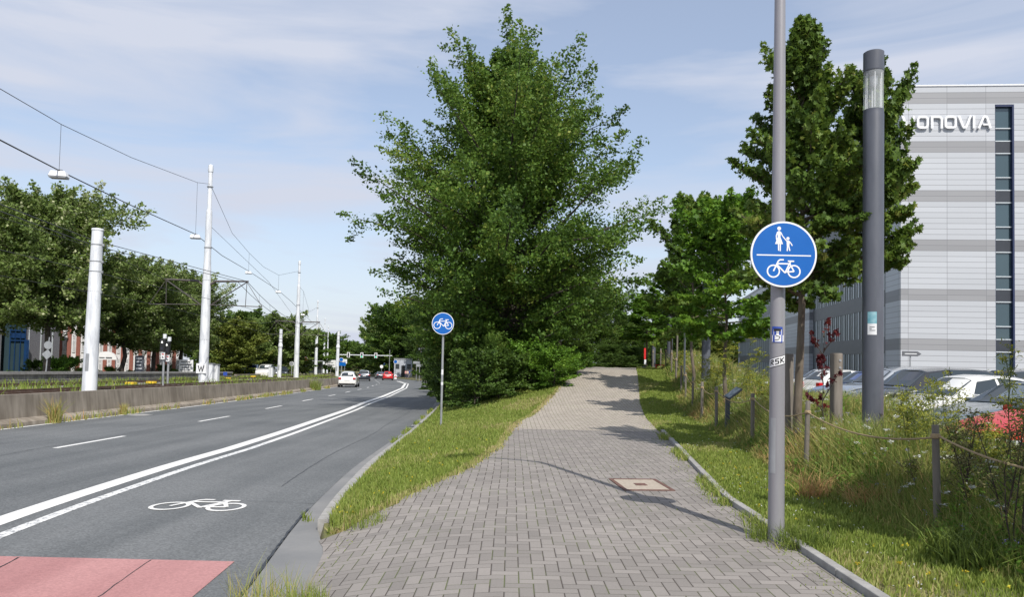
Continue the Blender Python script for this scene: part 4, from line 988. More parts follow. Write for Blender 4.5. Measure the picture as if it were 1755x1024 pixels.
# short masts
for px, Y, ytop, r, lab in ((153.5, 26, 392, .215, 'thick short white mast close to the barrier at the left'), (478, 82, 565, .2, 'short white mast with fittings left of the second tall mast'), (577, 98, 568, .2, 'short white mast with fittings next to the traffic lights')):
    b = at(px, 655, Y); tp = at(px, ytop, Y); z = tz(Y) - .1; h = tp.z - z
    o = empty('short_mast', (b.x, Y, z), 0, lab, 'mast', 'short white masts by the tracks')
    o.rotation_euler = (0, R(.6), 0)
    mb = MB(); mb.lathe((0, 0, 0), [(r * 1.12, -.2), (r, h * .5), (r * .82, h - .06)], 24); mb.build('shaft', M['mastwhite'], o, smooth=True)
    mb = MB(); mb.lathe((0, 0, 0), [(r * .88, h - .07), (r * .92, h - .03), (r * .85, h), (r * .3, h + .02)], 20); mb.build('cap', M['mastwhite'], o, smooth=True)
    mb = MB()
    for q in (.62, .74, .8, .9): mb.lathe((0, 0, h * q), [(r * (1.02 - q * .2) + .01, 0), (r * (1.02 - q * .2) + .014, .04)], 18); mb.box((r * .95, 0, h * q + .02), (.1, .06, .08))
    mb.build('bands', M['darksteel'] if px > 400 else M['galv'], o)
    mb = MB(); wquad(mb, -.06, .06, .9, 1.5, r * 1.06, .004, 0, 5); mb.build('service_door', M['galv'], o)
    if px > 400:
        mb = MB(); mb.lathe((0, 0, 0), [(.1, h * .62), (.24, h * .645), (.24, h * .69), (.1, h * .72)], 14); mb.build('insulator', M['mastwhite'], o, smooth=True)
# carrying cable with hanging luminaires
def wire(name, pts, r, lab, cat='cable', grp='overhead cables of the tram and road lighting'):
    mb = MB(); mb.tube(pts, r, 6); return tag(mb.build(name, M['wire']), lab, cat, grp)
m2, m3, m4 = mtop[0][2], mtop[1][2], mtop[2][2]
lamps = [((101, 298), (105, 213), 27, 'square white lamp hanging on the cable over the big lime tree, largest'), ((335, 405), (339, 313), 46, 'square white lamp hanging just left of the first tall mast'), ((426, 467), (427, 434), 73, 'small white lamp hanging right of the first tall mast'), ((477, 500), (477, 472), 85, 'small white lamp hanging left of the second tall mast'), ((519, 539.5), (519, 500), 110, 'tiny white lamp hanging between the second and third tall masts')]
LP = []; UP = []
for (a, b), (c, d), Y, lab in lamps:
    p = at(a, b, Y); q = at(c, d, Y); q.x = p.x; LP.append(p); UP.append(q)
    o = empty('hanging_lamp', p, R(12), lab, 'street lamp', 'lamps hanging from the overhead cable')
    mb = MB(); mb.box((0, 0, -.02), (.62, .42, .2), taper=.75); mb.build('housing', M['white'], o, bevel=.02)
    mb = MB(); mb.box((0, 0, -.14), (.56, .36, .05), taper=1.0); mb.build('diffuser', M['galv'], o)
    mb = MB(); mb.tube([(-.1, 0, .04), (-.1, 0, .15), (.1, 0, .15), (.1, 0, .04)], .012, 6); mb.build('hanger', M['darksteel'], o)
    mb = MB(); mb.tube([(0, 0, .1), q - p], .006 + .00006 * Y, 5); mb.build('drop_wire', M['wire'], o)
wire('overhead_cable', [at(-160, 60, 18), at(0, 152, 22.5), UP[0], at(225, 270, 34.5), UP[1], m2], .012, 'thin upper cable from the upper left down to the first tall mast')
wire('overhead_cable', [m2, at(398, 400, 63), UP[2], at(452, 458, 80), UP[3], m3], .014, 'thin sagging cable between the first and second tall masts')
wire('overhead_cable', [m3, at(512, 490, 104), UP[4], at(530, 535, 125), m4], .014, 'thin sagging cable behind the second tall mast')
wire('overhead_cable', [at(-160, 148, 17), at(0, 240, 21), LP[0] + Vector((0, 0, .12)), at(220, 350, 35), LP[1] + Vector((0, 0, .12)), at(380, 438, 58), LP[2] + Vector((0, 0, .12)), LP[3] + Vector((0, 0, .12)), at(500, 518, 98), LP[4] + Vector((0, 0, .12)), at(556, 572, 190)], .022, 'long lamp cable crossing the sky from the left edge to the far masts')
a2 = mtop[0][0]; hz2 = a2['hz']; t = E_th(48); n2 = Vector((t.y, -t.x, 0)); a3 = mtop[1][0]; hz3 = a3['hz']; n3 = Vector((E_th(90).y, -E_th(90).x, 0))
for s, pts, lab in ((1, [(-160, 290, 16), (0, 350, 22), (160, 412, 32)], 'upper catenary cable of the nearer tram track'), (.75, [(-160, 310, 16), (0, 362, 22), (160, 421, 32)], 'second catenary cable of the nearer tram track'), (-1, [(-160, 330, 25), (0, 372, 32), (160, 425, 40)], 'catenary cable of the farther tram track')):
    e2 = a2.location + Vector((0, 0, hz2 + .05)) + n2 * 2.5 * s; e3 = a3.location + Vector((0, 0, hz3 + .05)) + n3 * 2.5 * s
    wire('overhead_cable', [at(*q) for q in pts] + [e2] + sagline(e2, e3, 1.2, 10)[1:], .016 if s > 0 else .012, lab)
for s, pts, lab in ((1, [(-160, 470, 14), (0, 512, 22)], 'contact wire of the nearer tram track'), (-1, [(-160, 488, 25), (0, 518, 34)], 'contact wire of the farther tram track')):
    e2 = a2.location + Vector((0, 0, hz2 - 1.65)) + n2 * 2.6 * s; e3 = a3.location + Vector((0, 0, hz3 - 1.65)) + n3 * 2.6 * s
    e1 = Vector((float(E(10)) - (13.2 if s > 0 else 17.9), 8, e2.z + .3))
    o = wire('contact_wire', [e1, e2, e3], .011, lab)
mb = MB()
e2 = a2.location + Vector((0, 0, hz2 + .05)) + n2 * 2.5; e3 = a3.location + Vector((0, 0, hz3 + .05)) + n3 * 2.5; S_ = sagline(e2, e3, 1.2, 10)
f2 = a2.location + Vector((0, 0, hz2 - 1.65)) + n2 * 2.6; f3 = a3.location + Vector((0, 0, hz3 - 1.65)) + n3 * 2.6
for k in range(1, 8): mb.tube([S_[k], f2.lerp(f3, k / 10)], .007, 5)
tag(mb.build('dropper_wires', M['wire']), 'thin vertical dropper wires behind the first cross arm', 'cable')
wire('stay_wire', [m2 + Vector((0, 0, -2.6)), a2.location + Vector((2.0, 6, hz2 + .6)), a3.location + Vector((0, 0, hz3))], .010, 'steep stay wire falling from the first tall mast')
# tram signals
for px, Y, hgt, lab in ((279.5, 39, 2.75, 'tram signal with black head and white cap, left of the two'), (287.5, 40, 2.45, 'tram signal with black head and white cap, right of the two')):
    b = at(px, 650, Y); z = tz(Y) - .05; hgt = at(px, 573 if px < 283 else 578, Y).z - z
    o = empty('tram_signal', (b.x, Y, z), R(-8), lab, 'signal', 'pair of tram signals')
    mb = MB(); mb.cyl((0, 0, 0), (0, 0, hgt - .05), .055, None, 12); mb.build('post', M['galv'], o, smooth=True)
    mb = MB(); mb.cyl((0, .02, hgt - .22), (0, .02, hgt), .09, None, 12); mb.build('cap', M['mastwhite'], o)
    mb = MB(); mb.box((0, -.12, hgt - .58), (.26, .16, .66)); hd = mb.build('head', M['black'], o, bevel=.03)
    mb = MB(); mb.prism([(-.045, -.05), (.045, -.05), (.02, .05), (-.02, .05)], 0, .01, Matrix.Translation((0, -.205, hgt - .42)) @ Matrix.Rotation(R(90), 4, 'X')); mb.build('lit_symbol', emit('white_signal', (.9, .9, .85), 1.0), hd)
    mb = MB(); mb.tube([(0, -.2, hgt - .74), (0, -.206, hgt - .74)], .08, 14); mb.build('lens', M['lens'], hd)
    mb = MB(); mb.box((.02, -.12, hgt - 1.12), (.2, .03, .36)); pp = mb.build('number_plate', M['white'], o)
    mb = MB(); mb.box((.02, -.137, hgt - 1.04), (.12, .004, .06)); mb.build('red_text', M['tail'], pp)
    mb = MB(); mb.box((.0, -.137, hgt - 1.19), (.05, .004, .1)); mb.box((.055, -.137, hgt - 1.21), (.03, .004, .05)); mb.build('black_text', M['black'], pp)
# yellow balises, small signs by the track
for px, py, Y, lab in ((224, 667, 38, 'yellow box on the track bed, left of the tram signals'), (259, 663, 41, 'yellow box on the track bed, nearest the tram signals'), (390, 651, 62, 'yellow box on the track bed beyond the W mast'), (434, 649, 78, 'tiny yellow box on the track bed near the slim cabinet')):
    b = at(px, py, Y); o = empty('yellow_box', (b.x, Y, tz(Y)), R(-10), lab, 'track box', 'yellow boxes on the track bed')
    mb = MB(); mb.box((0, 0, .12), (.45, .3, .12)); mb.build('cover', M['yellow'], o, bevel=.02)
    mb = MB(); mb.box((0, 0, .03), (.38, .24, .06)); mb.build('base', M['darksteel'], o)
b = at(386, 648, 60); o = empty('track_sign', (b.x, 60, tz(60)), 0, 'small blue track sign on a short stub beyond the cabinets', 'sign')
mb = MB(); mb.cyl((0, 0, 0), (0, 0, .4), .04, None, 8); mb.build('post', M['darksteel'], o)
mb = MB(); mb.box((0, -.02, .5), (.3, .04, .28)); mb.build('plate', M['stblue'], o)
b = at(548, 640, 150); o = empty('track_sign', (b.x, 150, tz(150)), 0, 'yellow square sign between the far masts', 'sign')
mb = MB(); mb.cyl((0, 0, 0), (0, 0, 1.3), .05, None, 8); mb.build('post', M['galv'], o)
mb = MB(); mb.box((0, -.02, 1.35), (.75, .05, .6)); mb.build('plate', M['yellow'], o)
# diamond sign with round sign above, seen from behind
b = at(77, 640, 45); zb = float(zr(45)) + .3; o = empty('road_sign', (b.x, 45, zb), 0, 'back of a diamond sign under a round one on a leaning post', 'traffic sign'); o.rotation_euler = (0, R(3.5), 0)
mb = MB(); mb.cyl((0, 0, 0), (0, 0, 2.95), .035, None, 10); mb.build('post', M['yellow'] if False else M['galv'], o)
RX = Matrix.Rotation(R(90), 4, 'X')
zd = at(80, 608, 45).z - zb; zr_ = at(83, 592, 45).z - zb
mb = MB(); mb.prism([(-.31, 0), (0, -.31), (.31, 0), (0, .31)], 0, .02, Matrix.Translation((0, -.05, zd)) @ RX); mb.build('diamond_plate', M['galv'], o)
mb = MB(); mb.prism([(.24 * math.cos(a * math.pi / 12), .24 * math.sin(a * math.pi / 12)) for a in range(24)], 0, .02, Matrix.Translation((0, -.05, zr_)) @ RX); mb.build('round_plate', M['galv'], o)
# ---------------------------------------------------------------- far traffic signs, signal gantries
def gantry(pxs, y_arm, Y, px_post, heads, lab, grp='signal gantries over the carriageways', halfroad=True):
    a = at(pxs[0], y_arm, Y); c = at(pxs[1], y_arm, Y); pp = at(px_post, y_arm, Y); gz = H(pp.x, Y)
    o = empty('signal_gantry', (pp.x, Y, gz), 0, lab, 'traffic lights', grp); ha = pp.z - gz
    mb = MB(); mb.tube([(0, 0, 0), (0, 0, ha + .2)], [.13, .1], 12); mb.build('post', M['galv'], o)
    mb = MB(); mb.tube([(a.x - pp.x, 0, ha), (c.x - pp.x, 0, ha)], [.11, .09], 10); mb.build('arm', M['mastwhite'], o)
    for px, st in heads:
        x = at(px, y_arm, Y).x - pp.x
        mb = MB(); mb.box((x, -.2, ha), (.62, .06, 1.15)); hb = mb.build('backboard', M['signwhite'], o)
        mb = MB(); mb.box((x, -.27, ha), (.3, .08, .9)); mb.build('housing', M['black'], hb)
        for k, z in enumerate((.3, 0, -.3)):
            lit = (st == 'g' and k == 2) or (st == 'r' and k == 0)
            mb = MB(); mb.tube([(x, -.31, ha + z), (x, -.33, ha + z)], .12, 12); mb.build('lens', (M['green'] if st == 'g' else M['redlamp']) if lit else M['lens'], hb)
gantry((581, 672), 608.5, 165, 580, [(597.5, 'g0'), (620.5, 'g'), (644.5, 'g')], 'signal gantry with three traffic lights over the curving road')
gantry((441, 525), 610, 130, 525, [(474, 'n'), (492.5, 'n'), (511, 'n')], 'signal gantry with traffic lights over the far carriageway')
b = at(667, 640, 160); o = empty('lamp_post', (b.x, 160, H(b.x, 160)), 0, 'thin grey post rising through the end of the signal arm', 'post')
hh_ = at(667, 600, 160).z - o.location.z
mb = MB(); mb.cyl((0, 0, 0), (0, 0, hh_), .09, .06, 10); mb.build('post', M['galv'], o)
def small_sign(px, py, Y, r, mat, lab, shape='round', base=None, w=None, h=None, rim=True):
    p = at(px, py, Y); gz = H(p.x, Y); o = empty('road_sign', (p.x, Y, gz), 0, lab, 'traffic sign'); z = p.z - gz
    mb = MB(); mb.cyl((0, .03, 0), (0, .03, z + .1), .05, None, 8); mb.build('post', M['galv'], o)
    if shape == 'round':
        C = lambda q: [(q * math.cos(a * math.pi / 12), q * math.sin(a * math.pi / 12)) for a in range(24)]
        mb = MB(); mb.prism(C(r), 0, .02, Matrix.Translation((0, -.03, z)) @ RX); pl_ = mb.build('rim', M['signwhite'], o)
        mb = MB(); mb.prism(C(r * .86), .0205, .03, Matrix.Translation((0, -.03, z)) @ RX); mb.build('face', mat, pl_)
    else:
        mb = MB(); mb.box((0, -.04, z), (w, .04, h)); mb.build('plate', mat, o)
        if mat is M['signwhite'] or mat is M['white']:
            mb = MB()
            for k in range(2): mb.box((-.08 * w + .1 * w * k, -.062, z + h * (.2 - .3 * k)), (w * .6, .006, h * .09))
            mb.build('print', M['bandgrey'], o)
    return o
small_sign(441.5, 614, 125, .36, M['red'], 'round red no entry sign at the left end of the far gantry')
small_sign(524, 616, 128, .36, M['red'], 'round red no entry sign at the post of the far gantry')
small_sign(500, 624, 110, .32, M['galv'], 'grey back of a round sign between two masts')
small_sign(585, 617, 150, .42, M['signblue'], 'round blue sign left of the tram stop mast')
small_sign(586, 624.5, 148, .4, M['signblue'], 'rectangular blue sign under the round blue one', 'rect', w=1.5, h=.7)
small_sign(591, 620, 156, .42, M['signwhite'], 'small white sign behind the blue signs', 'rect', w=.9, h=.9)
small_sign(567, 625, 170, 1, M['white'], 'white board with dark print on the tram platform', 'rect', w=2.4, h=1.9)
small_sign(678, 620.5, 158, .42, M['signblue'], 'round blue arrow sign right of the red car')
small_sign(654, 629, 175, .38, M['signwhite'], 'round white sign above the dark saloon')
small_sign(659.5, 625, 182, .38, M['signblue'], 'round dark blue sign in the tree shade')
small_sign(714, 622, 118, 1, M['galv'], 'grey back of the upper direction board in the hedge shade', 'rect', w=1.05, h=.38)
small_sign(719, 627, 116, 1, M['galv'], 'grey back of the lower direction board in the hedge shade', 'rect', w=1.0, h=.38)
p = at(678, 642, 150); o = empty('warning_beacon', (p.x, 150, H(p.x, 150)), 0, 'small red and white warning board at the kerb behind the red car', 'warning board')
mb = MB(); mb.box((0, 0, .45), (.5, .05, .9)); mb.build('board', M['signwhite'], o)
mb = MB(); mb.prism([(-.22, -.1), (0, .12), (.22, -.1), (.22, .1), (0, .32), (-.22, .1)], 0, .01, Matrix.Translation((0, -.026, .35)) @ RX); mb.build('chevron', M['red'], o)
M['palewall'] = pmat('pale_grey_render', (.36, .38, .42), (.44, .46, .5), 2, .8)
# tram shelter and white hoarding
p = at(536, 640, 140); o = empty('tram_shelter', (p.x, 140, tz(140)), R(12), 'grey roofed tram shelter behind the third mast', 'shelter')
mb = MB(); mb.box((0, 0, 2.5), (3.6, 1.6, .14)); mb.build('roof', M['galv'], o)
for s in (-1.6, 0, 1.6):
    mb = MB(); mb.cyl((s, .5, 0), (s, .5, 2.43), .06, None, 8); mb.build('post', M['galv'], o)
mb = MB(); mb.box((0, .55, 1.2), (3.1, .03, 1.9)); mb.build('glass_wall', M['glass'], o)
p = at(691, 628, 172); gz = H(p.x, 172)
o = empty('white_building', (p.x, 172, gz), R(8), 'small white building with a dark doorway beyond the junction', 'building')
mb = MB(); mb.box((0, 0, 2.0), (4.0, 3, 4.0)); mb.build('wall', M['palewall'], o)
mb = MB(); mb.box((0, -1.52, 1.3), (.8, .06, 2.6)); mb.build('door', M['black'], o)
for x in (-1.3, 1.3):
    mb = MB(); mb.box((x, -1.52, 2.4), (.9, .06, 1.1)); mb.build('window', M['glass'], o)
mb = MB(); mb.box((0, 0, 4.1), (4.2, 3.2, .2)); mb.build('roof', M['galv'], o)
# people by the junction
def person(px, Y, top, legs, lab, hair=(.05, .03, .02), turn=0, step=.16):
    p = at(px, 640, Y); gz = H(p.x, Y)
    o = empty('person', (p.x, Y, gz), R(turn), lab, 'person')
    J = [(0, 0, .95), (0, 0, 1.15), (0, 0, 1.38), (0, .0, 1.5), (0, -.01, 1.6), (0, -.01, 1.72),
         (.1, 0, .9), (.11, -step, .5), (.11, -step * 1.1, .09), (.11, -step * 1.1 - .16, .04), (-.1, 0, .9), (-.11, step * .6, .5), (-.11, step * 1.3, .1), (-.11, step * 1.3 - .15, .04),
         (.19, 0, 1.4), (.25, .06, 1.13), (.24, -.06, .9), (.24, -.1, .8), (-.19, 0, 1.4), (-.25, -.05, 1.13), (-.24, -.14, .92), (-.24, -.2, .84)]
    ED = [(0, 1), (1, 2), (2, 3), (3, 4), (4, 5), (0, 6), (6, 7), (7, 8), (8, 9), (0, 10), (10, 11), (11, 12), (12, 13), (2, 14), (14, 15), (15, 16), (16, 17), (2, 18), (18, 19), (19, 20), (20, 21)]
    RD = [.15, .14, .15, .06, .1, .085, .1, .075, .05, .045, .1, .075, .05, .045, .07, .05, .038, .04, .07, .05, .038, .04]
    me = bpy.data.meshes.new('body'); me.from_pydata(J, ED, []); b = bpy.data.objects.new('body', me); col.objects.link(b); b.parent = o
    s = b.modifiers.new('skin', 'SKIN'); b.modifiers.new('sub', 'SUBSURF').levels = 1
    for i, v in enumerate(me.skin_vertices[0].data): v.radius = (RD[i], RD[i] * .8); v.use_root = (i == 0)
    me.materials.append(M['skin']); 
    mb = MB(); mb.lathe((0, 0, 0), [(.17, .96), (.185, 1.1), (.22, 1.36), (.17, 1.46), (.08, 1.5)], 14); mb.build('shirt', pmat('shirt', top, None, 6, .8), o, smooth=True)
    mb = MB()
    for sx_, sy in ((.1, -1.0), (-.1, .8)): mb.tube([(sx_, 0, .98), (sx_ * 1.1, sy * step, .5), (sx_ * 1.1, sy * step * 1.15, .14)], [.125, .095, .08], 10)
    mb.build('trousers', pmat('trousers', legs, None, 6, .8), o, smooth=True)
    mb = MB(); mb.lathe((0, .015, 0), [(.09, 1.56), (.112, 1.64), (.11, 1.72), (.07, 1.79), (.02, 1.81)], 12); mb.build('hair', pmat('hair', hair, None, 9, .7), o, smooth=True)
    return o
person(695.5, 155, (.6, .3, .28), (.03, .03, .05), 'person in a pink top and dark trousers walking by the junction', turn=160)
person(698.5, 152, (.55, .42, .34), (.05, .05, .08), 'person in a beige top walking between the other two', turn=170)
person(701.5, 156, (.05, .12, .4), (.3, .3, .32), 'person in a blue top and pale trousers near the hedge', turn=20)
# ---------------------------------------------------------------- buildings on the left
M['officeglass'] = glassmat('office_glass', (.035, .045, .055), .25)
M['redclad'] = pmat('red_brown_cladding', (.21, .07, .05), (.27, .10, .07), 5, .75)
M['greybrick'] = pmat('grey_brick', (.11, .11, .125), (.19, .19, .21), 9, .9, .4, 60)
M['whitewall'] = pmat('white_render', (.6, .6, .6), (.7, .7, .7), 2, .8)
M['bluemetal'] = pmat('blue_metal', (.010, .04, .12), (.012, .055, .16), 3, .4)
a0 = at(96, 640, 84); a1 = at(330, 640, 89)
dv = Vector((a1.x - a0.x, a1.y - a0.y, 0)); Lb = dv.length; ang = math.atan2(dv.y, dv.x); gz = float(zr(85)) + .1
o = empty('office_building', (a0.x, a0.y, gz), ang, 'low white office building with red brown pillars behind the lime trees', 'office building')
hB = 7.6
mb = MB(); mb.box((Lb * .45, 4, hB / 2), (Lb * .9, 7.6, hB)); mb.build('wall', M['whitewall'], o)
mb = MB(); mb.box((Lb * .45, 4, hB + .15), (Lb * .92, 8, .3)); mb.build('roof', M['bandgrey'], o)
n_ = 14; st_ = Lb * .9 / n_
for i in range(n_):
    mb = MB(); mb.box((i * st_ + .25, .1, hB / 2), (.40, .24, hB)); mb.build('pillar', M['redclad'], o)
for i in range(n_):
    x0_, x1_ = i * st_ + .55, (i + 1) * st_ - .05
    for z0_, z1_ in ((.5, 2.3), (2.9, 4.9), (5.4, 7.1)):
        mb = MB(); mb.box(((x0_ + x1_) / 2, .17, (z0_ + z1_) / 2), (x1_ - x0_, .06, z1_ - z0_)); wn_ = mb.build('window', M['officeglass'], o)
        mb = MB()
        for x in (x0_ + .04, (x0_ + x1_) / 2, x1_ - .04): mb.box((x, .12, (z0_ + z1_) / 2), (.055, .06, z1_ - z0_))
        for z in (z0_ + .04, z0_ + (z1_ - z0_) * .66, z1_ - .04): mb.box(((x0_ + x1_) / 2, .118, z), (x1_ - x0_ - .1, .05, .06))
        mb.build('frame', M['signwhite'], wn_)
# arched canopy
p = at(181, 622, 80); o = empty('arched_canopy', (p.x, 80, gz), ang, 'white half round entrance canopy with grey lettering', 'canopy')
zc_ = at(181, 617, 80).z - gz
mb = MB(); mb.prism([(-1.05, 0)] + [(-1.05 * math.cos(k * math.pi / 16), .85 * math.sin(k * math.pi / 16)) for k in range(1, 16)] + [(1.05, 0)], -1.0, 0.1, Matrix.Translation((0, 0, zc_)) @ RX); mb.build('canopy', M['signwhite'], o)
mb = MB(); mb.stroke([(-.6, .2), (-.1, .2)], .12, .1, .12, Matrix.Translation((0, 0, zc_)) @ RX); mb.stroke([(.0, .2), (.6, .2)], .14, .1, .12, Matrix.Translation((0, 0, zc_)) @ RX); mb.build('lettering', M['bandgrey'], o)
for s in (-.95, .95):
    mb = MB(); mb.cyl((s, -.05, 0), (s, -.05, zc_), .05, None, 8); mb.build('post', M['galv'], o)
# pylons
for px, Y, w, y0_, y1_, mt, lab in ((238.5, 66, .42, 610, 645, M['lampgrey'], 'dark grey information pylon between two tree trunks'), (318.5, 74, .68, 617, 645, M['signwhite'], 'white company sign with grey lettering left of the W mast')):
    p = at(px, 640, Y); g0 = float(zr(Y)) + .1; o = empty('sign_pylon', (p.x, Y, g0), R(10), lab, 'sign pylon'); ht = at(px, y0_, Y).z - g0
    w = w * Y / 66 * 1.7
    mb = MB(); mb.box((0, 0, ht / 2), (w, .2, ht)); mb.build('board', mt, o)
    mb = MB()
    for k in range(5): mb.box((-.03, -.105, ht * (.9 - .12 * k)), (w * random.uniform(.5, .8), .012, .09))
    mb.build('print', M['bandgrey'] if mt is M['signwhite'] else M['mastwhite'], o)
# grey brick block with slot windows + blue entrance + brick house at the very left
b0, b1 = at(40, 640, 76), at(100, 640, 80.5)
dv = Vector((b1.x - b0.x, b1.y - b0.y, 0)); L2 = dv.length; an2 = math.atan2(dv.y, dv.x)
o = empty('brick_building', (b0.x, b0.y, gz + .05), an2, 'dark grey brick building with upright window slots behind the big lime', 'building')
mb = MB(); mb.box((L2 / 2, 4, 4.4), (L2 - .02, 8, 8.8)); mb.build('wall', M['greybrick'], o)
mb = MB(); mb.box((L2 / 2, 4, 8.95), (L2 + .2, 8.2, .3)); mb.build('roof', M['bandgrey'], o)
for k in range(3):
    mb = MB(); mb.box((.5 + k * L2 / 3, -.02, 4.2), (.1, .06, 7.2)); mb.build('window', M['framegrey'], o)
b0, b1 = at(13, 640, 74.3), at(41, 640, 76)
dv = Vector((b1.x - b0.x, b1.y - b0.y, 0)); L3 = dv.length; an3 = math.atan2(dv.y, dv.x)
o = empty('glass_entrance', (b0.x, b0.y, gz + .05), an3, 'blue framed glass entrance hall between two grey brick buildings', 'entrance hall')
mb = MB(); mb.box((L3 / 2, 2, 4.2), (L3 - .2, 4, 8.4)); mb.build('glass', M['winglass'], o)
mb = MB()
for x in (.06, L3 * .33, L3 * .66, L3 - .06): mb.box((x, -.06, 4.2), (.06, .06, 8.4))
for z in (.2, 3.9, 4.9, 8.3): mb.box((L3 / 2, -.062, z), (L3 - .1, .10, .12))
mb.box((L3 / 2, -.05, 4.4), (L3 - .3, .08, .5)); mb.build('frame', M['bluemetal'], o)
mb = MB(); mb.box((L3 * .85, -.5, 2.0), (.3, .3, 4.0)); mb.build('porch_column', M['bluemetal'], o)
b0, b1 = at(-60, 640, 70), at(14, 640, 74.4)
dv = Vector((b1.x - b0.x, b1.y - b0.y, 0)); L4 = dv.length; an4 = math.atan2(dv.y, dv.x)
hT = at(0, 350, 72).z - gz
o = empty('brick_building', (b0.x, b0.y, gz + .05), an4, 'tall grey brick building with white windows at the left edge', 'building')
mb = MB(); mb.box((L4 / 2 - .5, 4, hT / 2), (L4 - .8, 8, hT)); mb.build('wall', M['greybrick'], o)
mb = MB(); mb.box((L4 / 2 - .5, 4, hT + .2), (L4 - .6, 8.3, .4)); mb.build('roof', M['bandgrey'], o)
for i in range(4):
    for z in (1.5, 4.6, 7.7, 10.8):
        x = L4 - 1.7 - i * 1.5
        mb = MB(); mb.box((x, -.02, z), (.9, .06, 1.8)); wn_ = mb.build('window', M['winglass'], o)
        mb = MB()
        for dx in (-.42, 0, .42): mb.box((x + dx, -.06, z), (.1, .04, 1.8))
        mb.box((x, -.062, z + .87), (.8, .04, .1)); mb.box((x, -.062, z - .87), (.8, .04, .1)); mb.build('frame', M['signwhite'], wn_)
# ---------------------------------------------------------------- vegetation 
G_DARK = [(.034, .068, .013), (.07, .130, .021), (.11, .185, .032), (.18, .24, .05)]
G_MID = [(.042, .088, .015), (.088, .170, .024), (.145, .24, .036), (.27, .31, .065)]
G_BRIGHT = [(.05, .11, .014), (.10, .21, .022), (.16, .30, .03), (.24, .38, .05)]
G_LIME = [(.07, .115, .03), (.14, .205, .048), (.20, .275, .07), (.5, .52, .3)]
G_MAPLE = [(.045, .090, .015), (.098, .172, .026), (.165, .245, .04), (.30, .29, .075)]
G_RED = [(.05, .008, .01), (.10, .014, .018), (.16, .03, .02), (.10, .06, .02)]
G_YEL = [(.075, .10, .018), (.14, .185, .03), (.2, .24, .045), (.3, .31, .08)]
LM = {k: leafmat('leaves_' + k, v) for k, v in dict(dark=G_DARK, mid=G_MID, bright=G_BRIGHT, lime=G_LIME, maple=G_MAPLE, red=G_RED, yel=G_YEL).items()}
LEAF4 = np.array([(0, -.5), (.34, 0), (0, .5), (-.34, 0)])
LEAFM = np.array([(0, -.45), (.16, -.12), (.5, -.1), (.34, .12), (.4, .4), (.14, .28), (0, .55), (-.14, .28), (-.4, .4), (-.34, .12), (-.5, -.1), (-.16, -.12)])
def norm(a): return a / np.maximum(np.linalg.norm(a, axis=-1, keepdims=True), 1e-9)
def leaves(rng, P, size, tpl=LEAF4, up=.9, tone=None, spread=1.0):
    n = len(P)
    nrm = norm(rng.normal(size=(n, 3)) * spread + np.array([0, 0, up]))
    a = norm(np.cross(nrm, rng.normal(size=(n, 3)))); b = np.cross(nrm, a)
    s = (size * rng.uniform(.65, 1.3, n))[:, None, None]
    V = P[:, None, :] + s * (tpl[None, :, :1] * a[:, None, :] + tpl[None, :, 1:] * b[:, None, :])
    V += -(np.abs(tpl[None, :, :1]) ** 2) * s * .8 * nrm[:, None, :]
    return V
